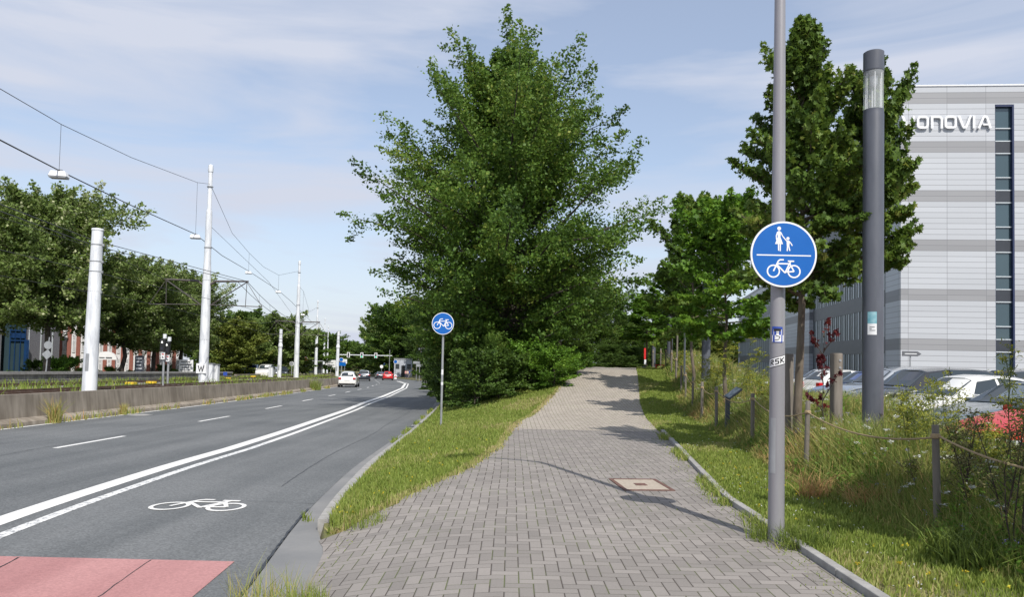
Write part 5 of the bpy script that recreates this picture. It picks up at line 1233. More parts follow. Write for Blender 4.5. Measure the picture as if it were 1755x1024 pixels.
def make_tree(seed, Ht, trunk_h, Rr, prof, nb, nsub, nleaf, leaf, mat, bark, trunk_r=.2, el0=10, el1=65, tpl=LEAF4, flat=.35, droop=.15, lopside=0, leaders=1, name='tree', fill=0, tiptone=.25, clump=1.0, topr=.96, rag=0.0, wild=.22):
    """returns (crown mesh, trunk mesh) in local coordinates, base at the origin"""
    rng = np.random.default_rng(seed); tb = MB()
    wob = rng.normal(size=(9, 2)) * Ht * .008
    tp = [Vector((wob[i][0] * (i > 0), wob[i][1] * (i > 0), Ht * topr * i / 8 - (.3 if i == 0 else 0))) for i in range(9)]
    tb.tube(tp, [trunk_r * (1.25 if i == 0 else 1 - .88 * i / 8) for i in range(9)], 10)
    def tpos(h):
        f = min(7.999, max(0, h / (Ht * topr) * 8)); i = int(f); return tp[i].lerp(tp[i + 1], f - i)
    C = []; D = []; LN = []; TN = []
    us = [u for u, _ in prof]; rs = [r for _, r in prof]
    for b in range(nb):
        u = (b + rng.uniform(0, 1)) / nb; h = trunk_h + (Ht - trunk_h) * (u ** .95) * .94
        az = b * 2.39996 + rng.normal() * .35; el = R(el0 + (el1 - el0) * u + rng.normal() * 9)
        L_ = Rr * np.interp(u, us, rs) * rng.uniform(.78 - rag, 1.12 + rag * .4) / max(.45, math.cos(el)) * (1 + lopside * math.cos(az))
        L_ = min(L_, (Ht * 1.02 - h) / max(.12, math.sin(el)) + .2)
        p0 = np.array(tpos(h)); d = np.array([math.cos(az) * math.cos(el), math.sin(az) * math.cos(el), math.sin(el)])
        cur = rng.normal(size=3) * .12; cur[2] = rng.uniform(-.05, .22) if u < .8 else 0
        f = lambda t: p0 + d * L_ * t + cur * L_ * t * t - np.array([0, 0, droop * L_ * t ** 3])
        r0 = max(.012, trunk_r * .42 * (1 - .75 * u))
        tb.tube([Vector(f(t)) for t in (0, .3, .6, 1)], [r0, r0 * .7, r0 * .45, r0 * .12], 5, cap=False)
        bt = rng.normal() * .12
        for s_ in range(nsub):
            t = .22 + .8 * (s_ + rng.uniform(0, 1)) / nsub
            side = 1 if s_ % 2 else -1; aa = az + side * rng.uniform(.3, 1.15) * (1.12 - t * .7); ee = el + rng.normal() * wild - .1
            if s_ == nsub - 1: aa = az + rng.normal() * .1; ee = el + .05
            sd = np.array([math.cos(aa) * math.cos(ee), math.sin(aa) * math.cos(ee), math.sin(ee)])
            sl = L_ * (.16 + .26 * (1 - t) + .06 * rng.uniform()) * clump + leaf * 1.5
            q = f(min(t, 1)); C.append(q); D.append(sd); LN.append(sl); TN.append(bt + rng.normal() * .10)
            if nsub * nb < 1500: tb.tube([Vector(q), Vector(q + sd * sl)], [r0 * .3, r0 * .08], 4, cap=False)
    C, D, LN, TN = map(np.array, (C, D, LN, TN)); m = len(C)
    w = LN / LN.mean(); cnt = np.maximum(5, (nleaf * w).astype(int)); idx = np.repeat(np.arange(m), cnt); n = len(idx)
    s = rng.uniform(0, 1.08, n) ** .8; g = rng.normal(size=(n, 3)); g[:, 2] *= flat
    P = C[idx] + D[idx] * (LN[idx] * s)[:, None] + g * (LN[idx] * .23 * (1.05 - s * .65))[:, None]
    tone = .38 + TN[idx] + rng.normal(size=n) * .11 + tiptone * (rng.uniform(size=n) < .10)
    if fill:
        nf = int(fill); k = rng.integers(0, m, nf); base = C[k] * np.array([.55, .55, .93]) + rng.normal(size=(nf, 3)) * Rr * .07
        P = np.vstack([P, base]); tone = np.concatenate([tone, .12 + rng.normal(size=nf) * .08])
    zs = Ht / P[:, 2].max(); rr = np.percentile(np.hypot(P[:, 0], P[:, 1]), 97); rsc = Rr / rr
    SC = np.array([rsc, rsc, zs]); P = P * SC
    tb.v = [(v[0] * rsc, v[1] * rsc, v[2] * zs) for v in tb.v]
    V = leaves(rng, P, leaf, tpl)
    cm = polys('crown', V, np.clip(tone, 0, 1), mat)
    tb_me = bpy.data.meshes.new('trunk'); tb_me.from_pydata(tb.v, [], tb.f); tb_me.materials.append(bark); tb_me.polygons.foreach_set('use_smooth', [True] * len(tb.f)); tb_me.update()
    return cm, tb_me
def plant(name, meshes, loc, label, cat='tree', group=None, rz=0, s=(1, 1, 1), parts=('crown', 'trunk')):
    o = empty(name, loc, rz, label, cat, group); o.scale = s
    for me, pn in zip(meshes, parts): link(pn, me, o)
    return o
CON = [(0, .85), (.12, .95), (.25, 1), (.4, .95), (.55, .82), (.7, .62), (.85, .38), (1, .16)]
DOME = [(0, .75), (.2, 1), (.45, 1), (.7, .85), (.88, .6), (1, .35)]
# the big hornbeam in the middle
Yt = 34; bt = at(862, 660, Yt); zt = H(bt.x, Yt)
prof_big = [(0, .45), (.07, .64), (.15, .9), (.25, 1.0), (.36, .96), (.48, .82), (.6, .62), (.72, .42), (.84, .25), (.94, .12), (1, .05)]
topz = at(890, 34, Yt).z - zt
big = make_tree(11, topz, 1.0, 5.95, prof_big, 180, 12, 92, .145, LM['mid'], M['barkdark'], .34, 1, 64, droop=.02, clump=.78, fill=18000, flat=.7, rag=.18, wild=.45, tiptone=.38)
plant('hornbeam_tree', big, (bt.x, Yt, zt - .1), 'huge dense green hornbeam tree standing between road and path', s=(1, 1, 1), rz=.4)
# prototypes
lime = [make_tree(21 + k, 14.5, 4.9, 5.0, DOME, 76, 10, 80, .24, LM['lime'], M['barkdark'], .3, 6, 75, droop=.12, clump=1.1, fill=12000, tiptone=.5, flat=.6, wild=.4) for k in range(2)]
far = [make_tree(31 + k, 12, 1.2, 4.6, DOME, 46, 8, 62, .36, LM[mm], M['barkdark'], .25, 0, 75, clump=1.3, fill=2500, tiptone=.3) for k, mm in enumerate(('dark', 'mid', 'yel', 'lime'))]
wall_ = [make_tree(41 + k, 11, .3, 3.6, [(0, 1), (.5, 1), (.8, .8), (1, .5)], 70, 9, 72, .17, LM[mm], M['barkdark'], .16, 5, 70, clump=1.1, fill=3000) for k, mm in enumerate(('dark', 'mid'))]
young = [make_tree(51, 6.9, 1.95, 1.5, [(0, .9), (.15, 1.1), (.35, 1.15), (.5, .9), (.65, .72), (.8, .5), (1, .15)], 46, 7, 36, .13, LM['maple'], M['bark'], .085, 8, 68, tpl=LEAFM, clump=.85, name='maple', flat=.5),
         make_tree(52, 6.5, 2.4, 1.35, DOME, 44, 7, 42, .13, LM['bright'], M['bark'], .07, 5, 70, tpl=LEAFM, clump=.95, flat=.5),
         make_tree(53, 6.8, 2.2, 1.45, CON, 46, 7, 42, .13, LM['maple'], M['bark'], .07, 5, 68, tpl=LEAFM, clump=.95, flat=.5)]
bush = [make_tree(61 + k, 2.6, .05, 1.5, DOME, 34, 8, 42, .115, LM[mm], M['barkdark'], .05, 5, 70, clump=1.2, fill=600) for k, mm in enumerate(('dark', 'bright'))]
# young maples
def ymaple(k, px, Y, ytop, lab, sxy=1, rz=0, base=None):
    p = at(px, 600, Y); z = H(p.x, Y) if base is None else base; h = at(px, ytop, Y).z - z; sz = h / (6.9, 6.5, 6.8)[k]
    return plant('maple_tree', young[k], (p.x, Y, z - .05), lab, 'tree', 'young maples along the path', rz, (sz * sxy, sz * sxy, sz))
big_m = make_tree(57, 6.75, 2.45, 1.03, [(0, .8), (.12, 1.0), (.28, 1.1), (.42, .9), (.55, .7), (.7, .45), (.85, .26), (1, .1)], 84, 8, 36, .095, LM['maple'], M['bark'], .10, 5, 72, tpl=LEAFM, clump=.9, flat=.5)
p = at(1372, 700, 12.6)
r_m = plant('maple_tree', big_m, (p.x, 12.6, -.08), 'nearest young maple with toothed leaves behind the tall grey lamp pole', 'tree', 'young maples along the path', 1.1)
r_m.scale = (1, 1, (at(1395, 28, 12.6).z + .08) / 6.75)
p2 = at(1490, 500, 13.4)
big_m2 = make_tree(58, 5.6, 2.9, .85, [(0, .8), (.2, 1.0), (.45, .9), (.65, .65), (.85, .35), (1, .12)], 54, 8, 36, .095, LM['maple'], M['bark'], .07, 5, 72, tpl=LEAFM, clump=.95, flat=.5)
plant('maple_tree', big_m2, (p2.x, 13.4, -.1), 'second maple crown right behind the large column lamp', 'tree', 'young maples along the path', .3, (1, 1, (at(1480, 112, 13.4).z + .1) / 5.6))
ymaple(1, 1244, 21, 326, 'bright green young maple left of the blue sign', 1.12, 2)
ymaple(2, 1187, 27, 322, 'darker slim young maple left of the bright green one', 1.0, 1)
ymaple(1, 1150, 36, 470, 'light green young maple above the rope fence posts', 1.5, 4)
ymaple(2, 1172, 45, 440, 'young maple behind the third column lamp', 1.2, 3)
ymaple(1, 1108, 52, 500, 'low bright young maple over the red banner post', 1.7, 5)
o = plant('maple_tree', young[0], (5.45, 4.25, -.05), 'young maple standing just beyond the right edge, shading the lawn', 'tree', 'young maples along the path', 2.2, (.78, .78, .86))
# red leaved sapling
rs = make_tree(71, 1.75, .15, .28, [(0, .5), (.5, 1), (1, .5)], 12, 2, 9, .075, LM['red'], M['barkdark'], .012, 10, 50, tpl=LEAFM, clump=1)
p = at(1410, 690, 11.8); plant('maple_sapling', rs, (p.x, 11.8, -.05), 'slim dark red leaved maple sapling beside the thick stake', 'sapling', s=(1, 1, (at(1410, 545, 11.8).z + .05) / 1.75))
# lime trees across the tracks
def far_tree(kind, k, px, Y, ytop, lab, w=1.0, name='lime_tree', grp=None, rz=0, zoff=None, base=None):
    src, h0 = {'lime': (lime, 14.5), 'far': (far, 12), 'wall': (wall_, 11)}[kind]
    p = at(px, 620, Y); z = H(p.x, Y) if base is None else base; h = at(px, ytop, Y).z - z; s = h / h0
    return plant(name, src[k], (p.x, Y, z - .1), lab, 'tree', grp, rz, (s * w, s * w, s))
G1 = 'lime trees across the tram tracks'
far_tree('lime', 0, 82, 56, 305, 'tall lime tree with pale blossom at the left, behind the thick short mast', .96, grp=G1)
far_tree('lime', 1, -25, 60, 340, 'lime tree cut off by the left edge of the view', .95, grp=G1, rz=2)
far_tree('lime', 1, 210, 68, 432, 'lime tree right of the thick short mast', 1.12, grp=G1, rz=1)
far_tree('lime', 0, 262, 73, 452, 'lime tree behind the two tram signals', 1.15, grp=G1, rz=3)
far_tree('lime', 1, 312, 80, 462, 'brownish lime tree left of the first tall mast', 1.1, grp=G1, rz=4)
FT = [('far', 2, 405, 95, 540, 'yellowish round tree right of the W mast', 1.25), ('far', 3, 372, 105, 545, 'pale tree directly behind the W mast', 1.0), ('far', 0, 420, 130, 524, 'very dark tree rising behind the yellowish one', 1.2), ('far', 3, 470, 120, 528, 'pale lime behind the short slim mast', 1.15), ('far', 3, 505, 128, 548, 'pale lime behind the second tall mast', 1.1), ('far', 0, 450, 150, 535, 'dark tree between two pale limes', 1.2), ('far', 1, 530, 165, 560, 'green tree behind the third tall mast', 1.3), ('far', 0, 556, 220, 566, 'dark far tree behind the pair of far masts', 1.3), ('far', 1, 585, 290, 580, 'small far tree in the gap of the road', 1.4), ('far', 0, 602, 320, 583, 'farthest dark tree above the white car', 1.4), ('far', 3, 620, 330, 588, 'farthest pale tree left of the roadside trees', 1.4), ('far', 1, 345, 125, 560, 'green tree behind the switch cabinets', 1.3),
      ('far', 3, 662, 210, 528, 'rounded pale tree at the bend of the road', 1.0), ('far', 0, 640, 225, 552, 'dark tree left of the rounded one at the bend', .8), ('far', 1, 676, 190, 512, 'mid green tree over the signal arm end', 1.1), ('far', 0, 655, 200, 585, 'low dark tree behind the gantry', 1.3), ('far', 0, 675, 185, 580, 'low dark tree behind the white building', 1.6), ('far', 0, 615, 260, 590, 'low dark tree under the signal heads', 1.3)]
for kd, k, px, Y, yt, lab, w in FT: far_tree(kd, k, px, Y, yt, lab, w, 'broadleaf_tree', 'trees along the far roads', rz=px * .1)
# wall of trees on the embankment between road and path
k = 0
EB = [(31, 2.6, 560, 1, .9, 'shrubby tree at the front corner of the big hornbeam'), (37, 3.2, 500, 0, 1, 'dark tree leaning to the road behind the hornbeam'), (42, 3.6, 470, 0, 1, 'second dark roadside tree behind the hornbeam'), (48, 4.0, 460, 1, 1, 'green roadside tree in the wall of foliage'), (55, 4.2, 465, 0, 1, 'dark roadside tree midway along the bend'), (63, 4.4, 475, 0, 1, 'dark roadside tree before the direction boards'), (72, 4.6, 470, 1, 1, 'mid green tree over the shaded lane'), (82, 4.8, 480, 0, 1, 'dark tree beside the shaded lane'), (94, 5.0, 490, 0, 1, 'dark tree near the back of the bend'), (108, 5.5, 500, 1, 1, 'green tree above the direction boards'), (124, 6.0, 478, 0, 1.1, 'dark tree behind the direction boards'), (142, 7.5, 478, 0, 1.2, 'dark tree right of the white building'), (160, 8, 486, 1, 1.2, 'tall green tree above the white building'), (178, 9, 500, 0, 1.2, 'tall dark tree far behind the white building')]
for Y, u, yt, kk, w, lab in EB:
    q = off(Y, u); px_e = CX + q.x / Y * F_PX
    h = (at(px_e, yt, Y).z - H(q.x, Y)); s = h / 11
    plant('roadside_tree', wall_[kk], (q.x, Y, H(q.x, Y) - .2), lab, 'tree', 'trees on the strip between road and path', Y * .7, (s * w * .72, s * w * .72, s))
# behind the hornbeam on the path side
PB = [(960, 52, 430, 0, 'dark tree right behind the hornbeam crown'), (1000, 56, 470, 1, 'green tree above the upper end of the path'), (1035, 60, 478, 0, 'dark pointed tree over the crest of the path'), (1065, 66, 530, 0, 'dark tree at the end of the path'), (1090, 62, 545, 1, 'green tree left of the third column lamp'), (1120, 70, 560, 0, 'dark tree behind the farthest column lamp'), (910, 60, 470, 0, 'dark tree hidden mostly by the hornbeam'), (1050, 50, 585, 0, 'low dark tree closing the path'), (1085, 49, 590, 0, 'low dark tree beside the banner post')]
for px, Y, yt, kk, lab in PB: far_tree('wall', kk, px, Y, yt, lab, 1.1 if yt < 580 else 2.2, 'broadleaf_tree', 'trees behind the crest of the path', rz=px)
far_tree('far', 2, 1225, 78, 558, 'yellow green tree left of the office block', .9, 'broadleaf_tree')
far_tree('far', 0, 1175, 85, 560, 'dark tree between the young maples', 1.1, 'broadleaf_tree')
for i, (px, yt, lab) in enumerate(((1110, 548, 'far green tree left of the dark one between the maples'), (1145, 552, 'far tree behind the third column lamp'), (1215, 566, 'far low tree left of the office wing'), (1262, 580, 'far low tree at the very end of the office wing'), (1290, 590, 'far low tree hidden behind the office wing'))):
    far_tree('far', i % 3, px, 165, yt, lab, 1.6, 'broadleaf_tree', 'far trees behind the car park', rz=i)
# bushes
BS = [(815, 27.8, 588, 0, .9, 'dark rounded bush at the tip of the tree group'), (806, 30, 600, 0, .85, 'dark bush on the road side of the strip'), (855, 29, 595, 0, 1.2, 'dark bush under the hornbeam'), (905, 31, 590, 0, 1.1, 'dark bush right of the hornbeam trunk'), (950, 29.5, 588, 1, 1.0, 'bright green bush beside the path'), (975, 33, 592, 1, 1.0, 'small bright green bush near the crest'), (918, 31, 575, 1, 1.1, 'bright bush behind the dark ones'), (1005, 41, 600, 1, .9, 'low bright bush right at the crest'), (780, 36, 590, 0, .75, 'dark bush beside the lane, behind the small sign'), (772, 42, 590, 0, .7, 'dark bush hanging over the gutter'), (763, 50, 590, 0, .7, 'dark bush along the shaded lane'), (753, 60, 592, 0, .7, 'dark bush farther along the shaded lane'), (744, 70, 598, 0, .7, 'dark bush before the direction boards'), (835, 33, 560, 0, 1.2, 'tall dark bush in the middle of the strip'), (1015, 44, 604, 0, 1.2, 'dark low bush closing the left end of the crest'), (1048, 45, 602, 0, 1.2, 'dark low bush closing the middle of the crest'), (1078, 44.5, 606, 0, 1.1, 'dark low bush closing the right end of the crest')]
for px, Y, yt, kk, w, lab in BS:
    p = at(px, 640, Y); z = H(p.x, Y); s = (at(px, yt, Y).z - z) / 2.6
    plant('shrub', bush[kk], (p.x, Y, z - .1), lab, 'shrub', 'shrubs on the strip', px, (s * w, s * w, s))
for px, Y, yt, kk, lab in ((95, 58, 608, 1, 'green shrub at the foot of the tall lime'), (118, 62, 606, 1, 'yellowish shrub right of the tall lime trunk'), (60, 60, 612, 0, 'dark shrub left of the tall lime trunk'), (188, 68, 625, 1, 'small cone shaped shrub before the white canopy'), (150, 66, 628, 0, 'low shrub behind the thick mast'), (225, 70, 632, 1, 'low shrub left of the dark pylon'), (280, 76, 622, 0, 'shrub behind the tram signals'), (300, 80, 630, 1, 'low shrub left of the white company sign'), (18, 58, 632, 1, 'low hedge plant at the left edge')):
    p = at(px, 640, Y); z = float(zr(Y)) + .1; s = (at(px, yt, Y).z - z) / 2.6
    plant('shrub', bush[kk], (p.x, Y, z - .1), lab, 'shrub', 'shrubs before the left buildings', px, (s * .85, s * .85, s))
# ---------------------------------------------------------------- grass, meadow, weeds
GR = leafmat('grass_blades', [(.09, .13, .025), (.18, .25, .042), (.27, .32, .07), (.48, .40, .2)], .6, .3)
MD = leafmat('meadow_stems', [(.11, .17, .035), (.22, .29, .06), (.42, .36, .13), (.52, .31, .14)], .65, .3)
FL = [leafmat('white_blossom', [(.45, .47, .4), (.8, .8, .75)], .7, .3), leafmat('yellow_blossom', [(.5, .36, .02), (.65, .6, .05)], .7, .3), leafmat('violet_blossom', [(.22, .2, .5), (.42, .36, .66)], .7, .3)]
vH = np.vectorize(H)
_gx = {}
def Hs(x, y):   # height sampled on a coarse lattice for speed
    o = np.empty(len(x))
    yi = np.round(y / .25).astype(int); 
    for v in np.unique(yi):
        m = yi == v; yv = v * .25; xs = np.linspace(x[m].min() - .01, x[m].max() + .01, 24 if m.sum() > 40 else 4)
        o[m] = np.interp(x[m], xs, [H(float(q), yv) for q in xs])
    return o
def blades(rng, x, y, h, w, lean=.35, segs=1, z=None):
    n = len(x); z = Hs(x, y) if z is None else z
    az = rng.uniform(0, 2 * np.pi, n); la = rng.uniform(0, 2 * np.pi, n); ln = np.abs(rng.normal(size=n)) * lean * h
    B = np.stack([x, y, z - .01], 1); S = np.stack([np.cos(az) * w / 2, np.sin(az) * w / 2, np.zeros(n)], 1)
    T = B + np.stack([np.cos(la) * ln, np.sin(la) * ln, h], 1); Mi = B + np.stack([np.cos(la) * ln * .3, np.sin(la) * ln * .3, h * .55], 1)
    return np.concatenate([np.stack([B - S, B + S, Mi + S * .75, Mi - S * .75], 1), np.stack([Mi - S * .75, Mi + S * .75, T + S * .1, T - S * .1], 1)])
rng = np.random.default_rng(5)
def scatter(n, y0, y1, fl, fr, dens=lambda y: 1 / y):
    ysamp = np.linspace(y0, y1, 400); wgt = dens(ysamp); cdf = np.cumsum(wgt); cdf /= cdf[-1]
    y = np.interp(rng.uniform(size=n), cdf, ysamp); u = rng.uniform(size=n); l = fl(y); r = fr(y); return l + (r - l) * u, y
def clumpy(x, y, s, seed=0):
    f = np.zeros(len(x)); g = np.random.default_rng(seed)
    for k in range(6):
        a = g.uniform(0, 6.28); fr = s * g.uniform(.6, 1.8); f += np.sin((x * math.cos(a) + y * math.sin(a)) * fr + g.uniform(0, 6.28))
    return f / 6
def sparse(x, y, amt, seed): return clumpy(x, y, 1.2, seed) + .5 * clumpy(x, y, 5, seed + 1) > amt
# strip between road and path
f_l = lambda y: np.array([float(E(v)) + ga(v) + .13 for v in y]); 
xl, yl = scatter(95000, 7.75, 46, f_l, lambda y: PL(y) + rng.normal(size=len(y)) * .05, lambda y: (PL(y) - E(y)) / y ** .9)
cl_ = clumpy(xl, yl, 1.3, 3); h = (.045 + .03 * (1 + cl_)) * rng.uniform(.5, 1.5, len(xl)); w = .006 + .0011 * yl
edge = np.minimum(PL(yl) - xl, 1) ; h *= np.where(edge < .12, .8, 1)
tn = .5 + .16 * cl_ + rng.normal(size=len(xl)) * .14 + .35 * (clumpy(xl, yl, .9, 9) > .22) * rng.uniform(0, 1, len(xl)) + .3 * (edge < .12)
me = polys('grass_strip', blades(rng, xl, yl, h, w), np.clip(tn, 0, 1), GR)
tag(link('grass_strip', me), 'sunlit mown grass strip between road and path', kind='stuff')
# tip tufts and edges: taller
# right verge
xr, yr = scatter(110000, 3.6, 47, lambda y: PR(y) + np.where(y < 17.7, .085, -.04), lambda y: FN(y) + .3, lambda y: 1 / y ** .6)
cl_ = clumpy(xr, yr, 1.6, 13); h = (.03 + .02 * (1 + cl_)) * rng.uniform(.5, 1.5, len(xr)); w = .006 + .0011 * yr
keep = (clumpy(xr, yr, 2.2, 91) + .5 * clumpy(xr, yr, 7, 92) < .42) | (rng.uniform(size=len(xr)) < .35); xr, yr, cl_, h, w = xr[keep], yr[keep], cl_[keep], h[keep], w[keep]
tn = .46 + .14 * cl_ + rng.normal(size=len(xr)) * .12 + .4 * (clumpy(xr, yr, 1.1, 19) > .3) * rng.uniform(0, 1, len(xr))
tag(link('grass_verge', polys('grass_verge', blades(rng, xr, yr, h, w), np.clip(tn, 0, 1), GR)), 'green clover rich lawn verge right of the path', kind='stuff')
# clover heads
xc, yc = scatter(420, 4, 26, lambda y: PR(y) + .15, lambda y: FN(y), lambda y: 1 / y)
k = clumpy(xc, yc, 1.2, 23) > -.1; xc, yc = xc[k], yc[k]
P = np.stack([xc, yc, Hs(xc, yc) + .06], 1); P = np.repeat(P, 3, 0) + rng.normal(size=(len(P) * 3, 3)) * .004
tag(link('clover_flowers', polys('clover_flowers', leaves(rng, P, .014, LEAF4), rng.uniform(size=len(P)), FL[0])), 'tiny white clover flowers dotted over the lawn verge', kind='stuff')
xd, yd = scatter(60, 4.5, 16, lambda y: PR(y) + .15, lambda y: FN(y), lambda y: 1 / y); P = np.stack([xd, yd, Hs(xd, yd) + .07], 1)
x_, y_ = scatter(30, 8, 16, f_l, PL, lambda y: 1 / y); P = np.vstack([P, np.stack([x_, y_, Hs(x_, y_) + .09], 1)]); P = np.repeat(P, 6, 0) + rng.normal(size=(len(P) * 6, 3)) * .006
tag(link('dandelion_flowers', polys('dandelion_flowers', leaves(rng, P, .02, LEAF4), rng.uniform(size=len(P)), FL[1])), 'small yellow dandelion flowers in the lawns', kind='stuff')
# meadow
def mh(x, y):   # canopy height of the meadow
    d = x - FN(y); return np.clip(.16 + .55 * (d + .15) / .7, .1, .76 + .2 * np.clip(d - .8, 0, 1)) * (1 + .35 * clumpy(x, y, 1.4, 31)) * (.75 + .25 * np.clip((y - 5) / 8, 0, 1))
xm, ym = scatter(150000, 3.4, 50, lambda y: FN(y) - .28, lambda y: np.minimum(PK(y) - .1, FN(y) + 3.6), lambda y: 1 / y ** .75)
hm = mh(xm, ym) * rng.uniform(.35, 1.15, len(xm)); w = .004 + .0010 * ym
br = clumpy(xm, ym, 1.0, 37) + .6 * clumpy(xm, ym, 3, 38)
tn = .36 + rng.normal(size=len(xm)) * .2 + .55 * np.clip((br - .05) * 2.5, 0, 1) * rng.uniform(.2, 1, len(xm))
tag(link('meadow_grass', polys('meadow_grass', blades(rng, xm, ym, hm, w, .5), np.clip(tn, 0, 1), MD)), 'tall wild meadow grasses, green and straw brown, behind the rope', kind='stuff')
# leafy herbs in the meadow: small leaves on invisible-thin stems
xh, yh = scatter(7500, 3.8, 48, lambda y: FN(y) - .1, lambda y: np.minimum(PK(y), FN(y) + 3.4), lambda y: 1 / y ** .8)
g_ = clumpy(xh, yh, 1.2, 41); k = g_ > -.05; xh, yh = xh[k], yh[k]; hh_ = mh(xh, yh) * rng.uniform(.4, 1.1, len(xh)); zb_ = Hs(xh, yh)
nl = 16; idx = np.repeat(np.arange(len(xh)), nl); s = rng.uniform(.1, 1, len(idx))
P = np.stack([xh[idx] + rng.normal(size=len(idx)) * .05, yh[idx] + rng.normal(size=len(idx)) * .05, zb_[idx] + hh_[idx] * s], 1)
size = .03 + .0012 * yh[idx]
tag(link('meadow_herbs', polys('meadow_herbs', leaves(rng, P, size, LEAF4 * np.array([.8, 1.5]), up=.3), np.clip(.4 + rng.normal(size=len(idx)) * .2, 0, 1), LM['bright'])), 'leafy green wild herbs growing through the meadow', kind='stuff')
# white umbels, violet scabious, yellow blooms
def blooms(name, n, mat, size, y0, y1, petals, lab, flat=.15, lift=1.0, seed=1, wid=3.2, minz=.25, x0=.0):
    x, y = scatter(n, y0, y1, lambda y: FN(y) + x0, lambda y: np.minimum(PK(y), FN(y) + wid), lambda y: 1 / y ** .8)
    h = np.maximum(minz, mh(x, y)) * rng.uniform(.8, 1.15, n) * lift; z = Hs(x, y)
    st = blades(rng, x, y, h, np.full(n, .006) + .0004 * y, .0, z=z)
    T = np.stack([x, y, z + h], 1); idx = np.repeat(np.arange(n), petals); a = rng.uniform(0, 6.28, len(idx)); r = size * np.sqrt(rng.uniform(size=len(idx))) * (.7 + .012 * y[idx])
    P = T[idx] + np.stack([np.cos(a) * r, np.sin(a) * r, rng.normal(size=len(idx)) * size * flat], 1)
    V = leaves(rng, P, size * .42, LEAF4 * 1.2, up=2.5)
    V5 = V
    me = polys(name, np.vstack([st, V5]), np.concatenate([np.full(2 * n, .3), rng.uniform(size=len(idx))]), [MD, mat], np.concatenate([np.zeros(2 * n), np.ones(len(idx))]))
    tag(link(name, me), lab, kind='stuff')
blooms('wild_carrot_flowers', 300, FL[0], .05, 5.2, 40, 26, 'flat white wild carrot umbels scattered in the meadow', x0=.15)
blooms('pale_small_flowers', 800, FL[0], .02, 5, 45, 6, 'small white flowers sprinkled through the meadow', x0=.1)
blooms('scabious_flowers', 300, FL[2], .026, 5.5, 30, 9, 'pale violet scabious flowers in the meadow', .5)
blooms('yellow_meadow_flowers', 150, FL[1], .022, 5.5, 40, 7, 'yellow blooms in the meadow', .6)
# tall fennel-like plants, each one countable
def fennel(name, x, y, h, lab, mat, stems, nfl, dark=False, fm=None, seed=0, spread=.22, grp=None):
    g = np.random.default_rng(seed); tb = MB(); P = []; Q = []
    for s_ in range(stems):
        a = g.uniform(0, 6.28); ln = spread * g.uniform(.3, 1) * h; top = np.array([math.cos(a) * ln, math.sin(a) * ln, h * g.uniform(.7, 1)])
        bs = np.array([g.normal() * .04, g.normal() * .04, -.05]); cv = g.normal(size=3) * .04 * h
        f = lambda t: bs + (top - bs) * t + cv * math.sin(t * 3.14)
        tb.tube([Vector(f(t)) for t in (0, .33, .66, 1)], [.007, .006, .0045, .002], 5, cap=False)
        for b in range(int(nfl)):
            t = g.uniform(.35, 1); aa = g.uniform(0, 6.28); bl = h * g.uniform(.06, .2) * (1.3 - t); q = f(t); e = q + np.array([math.cos(aa) * bl, math.sin(aa) * bl, bl * g.uniform(.6, 1.4)])
            tb.tube([Vector(q), Vector(e)], [.003, .0015], 4, cap=False); P.append(e)
            for _ in range(5): Q.append(q + (e - q) * g.uniform(0, 1) + g.normal(size=3) * .02)
    P, Q = np.array(P), np.array(Q); KL = 1 if dark else 3
    if dark: Q = Q[::2]
    o = empty(name, (x, y, H(x, y)), 0, lab, 'plant', grp)
    tb_me = bpy.data.meshes.new('stems'); tb_me.from_pydata(tb.v, [], tb.f); tb_me.materials.append(M['darkstem'] if dark else M['greenstem']); link('stems', tb_me, o)
    PF = np.repeat(P, 18, 0); PF = PF + g.normal(size=PF.shape) * np.array([.036, .036, .012])
    link('flower_heads', polys('flower_heads', leaves(g, PF, .016 + .0008 * y, LEAF4 * 1.1, up=1.5), g.uniform(size=len(PF)), fm), o)
    link('leaves', polys('leaves', leaves(g, np.repeat(Q, KL, 0) + g.normal(size=(len(Q) * KL, 3)) * .03, .035, LEAF4 * np.array([.5, 1.6]), up=.2), np.clip(.4 + g.normal(size=len(Q) * KL) * .2, 0, 1), mat), o)
M['darkstem'] = pmat('dark_stem', (.03, .018, .016), (.06, .04, .03), 9, .8); M['greenstem'] = pmat('green_stem', (.06, .09, .02), (.12, .15, .05), 9, .7)
FY = leafmat('fennel_yellow', [(.22, .24, .03), (.42, .42, .05)], .7, .35); FD = leafmat('dry_heads', [(.09, .09, .03), (.24, .22, .09)], .8, .2)
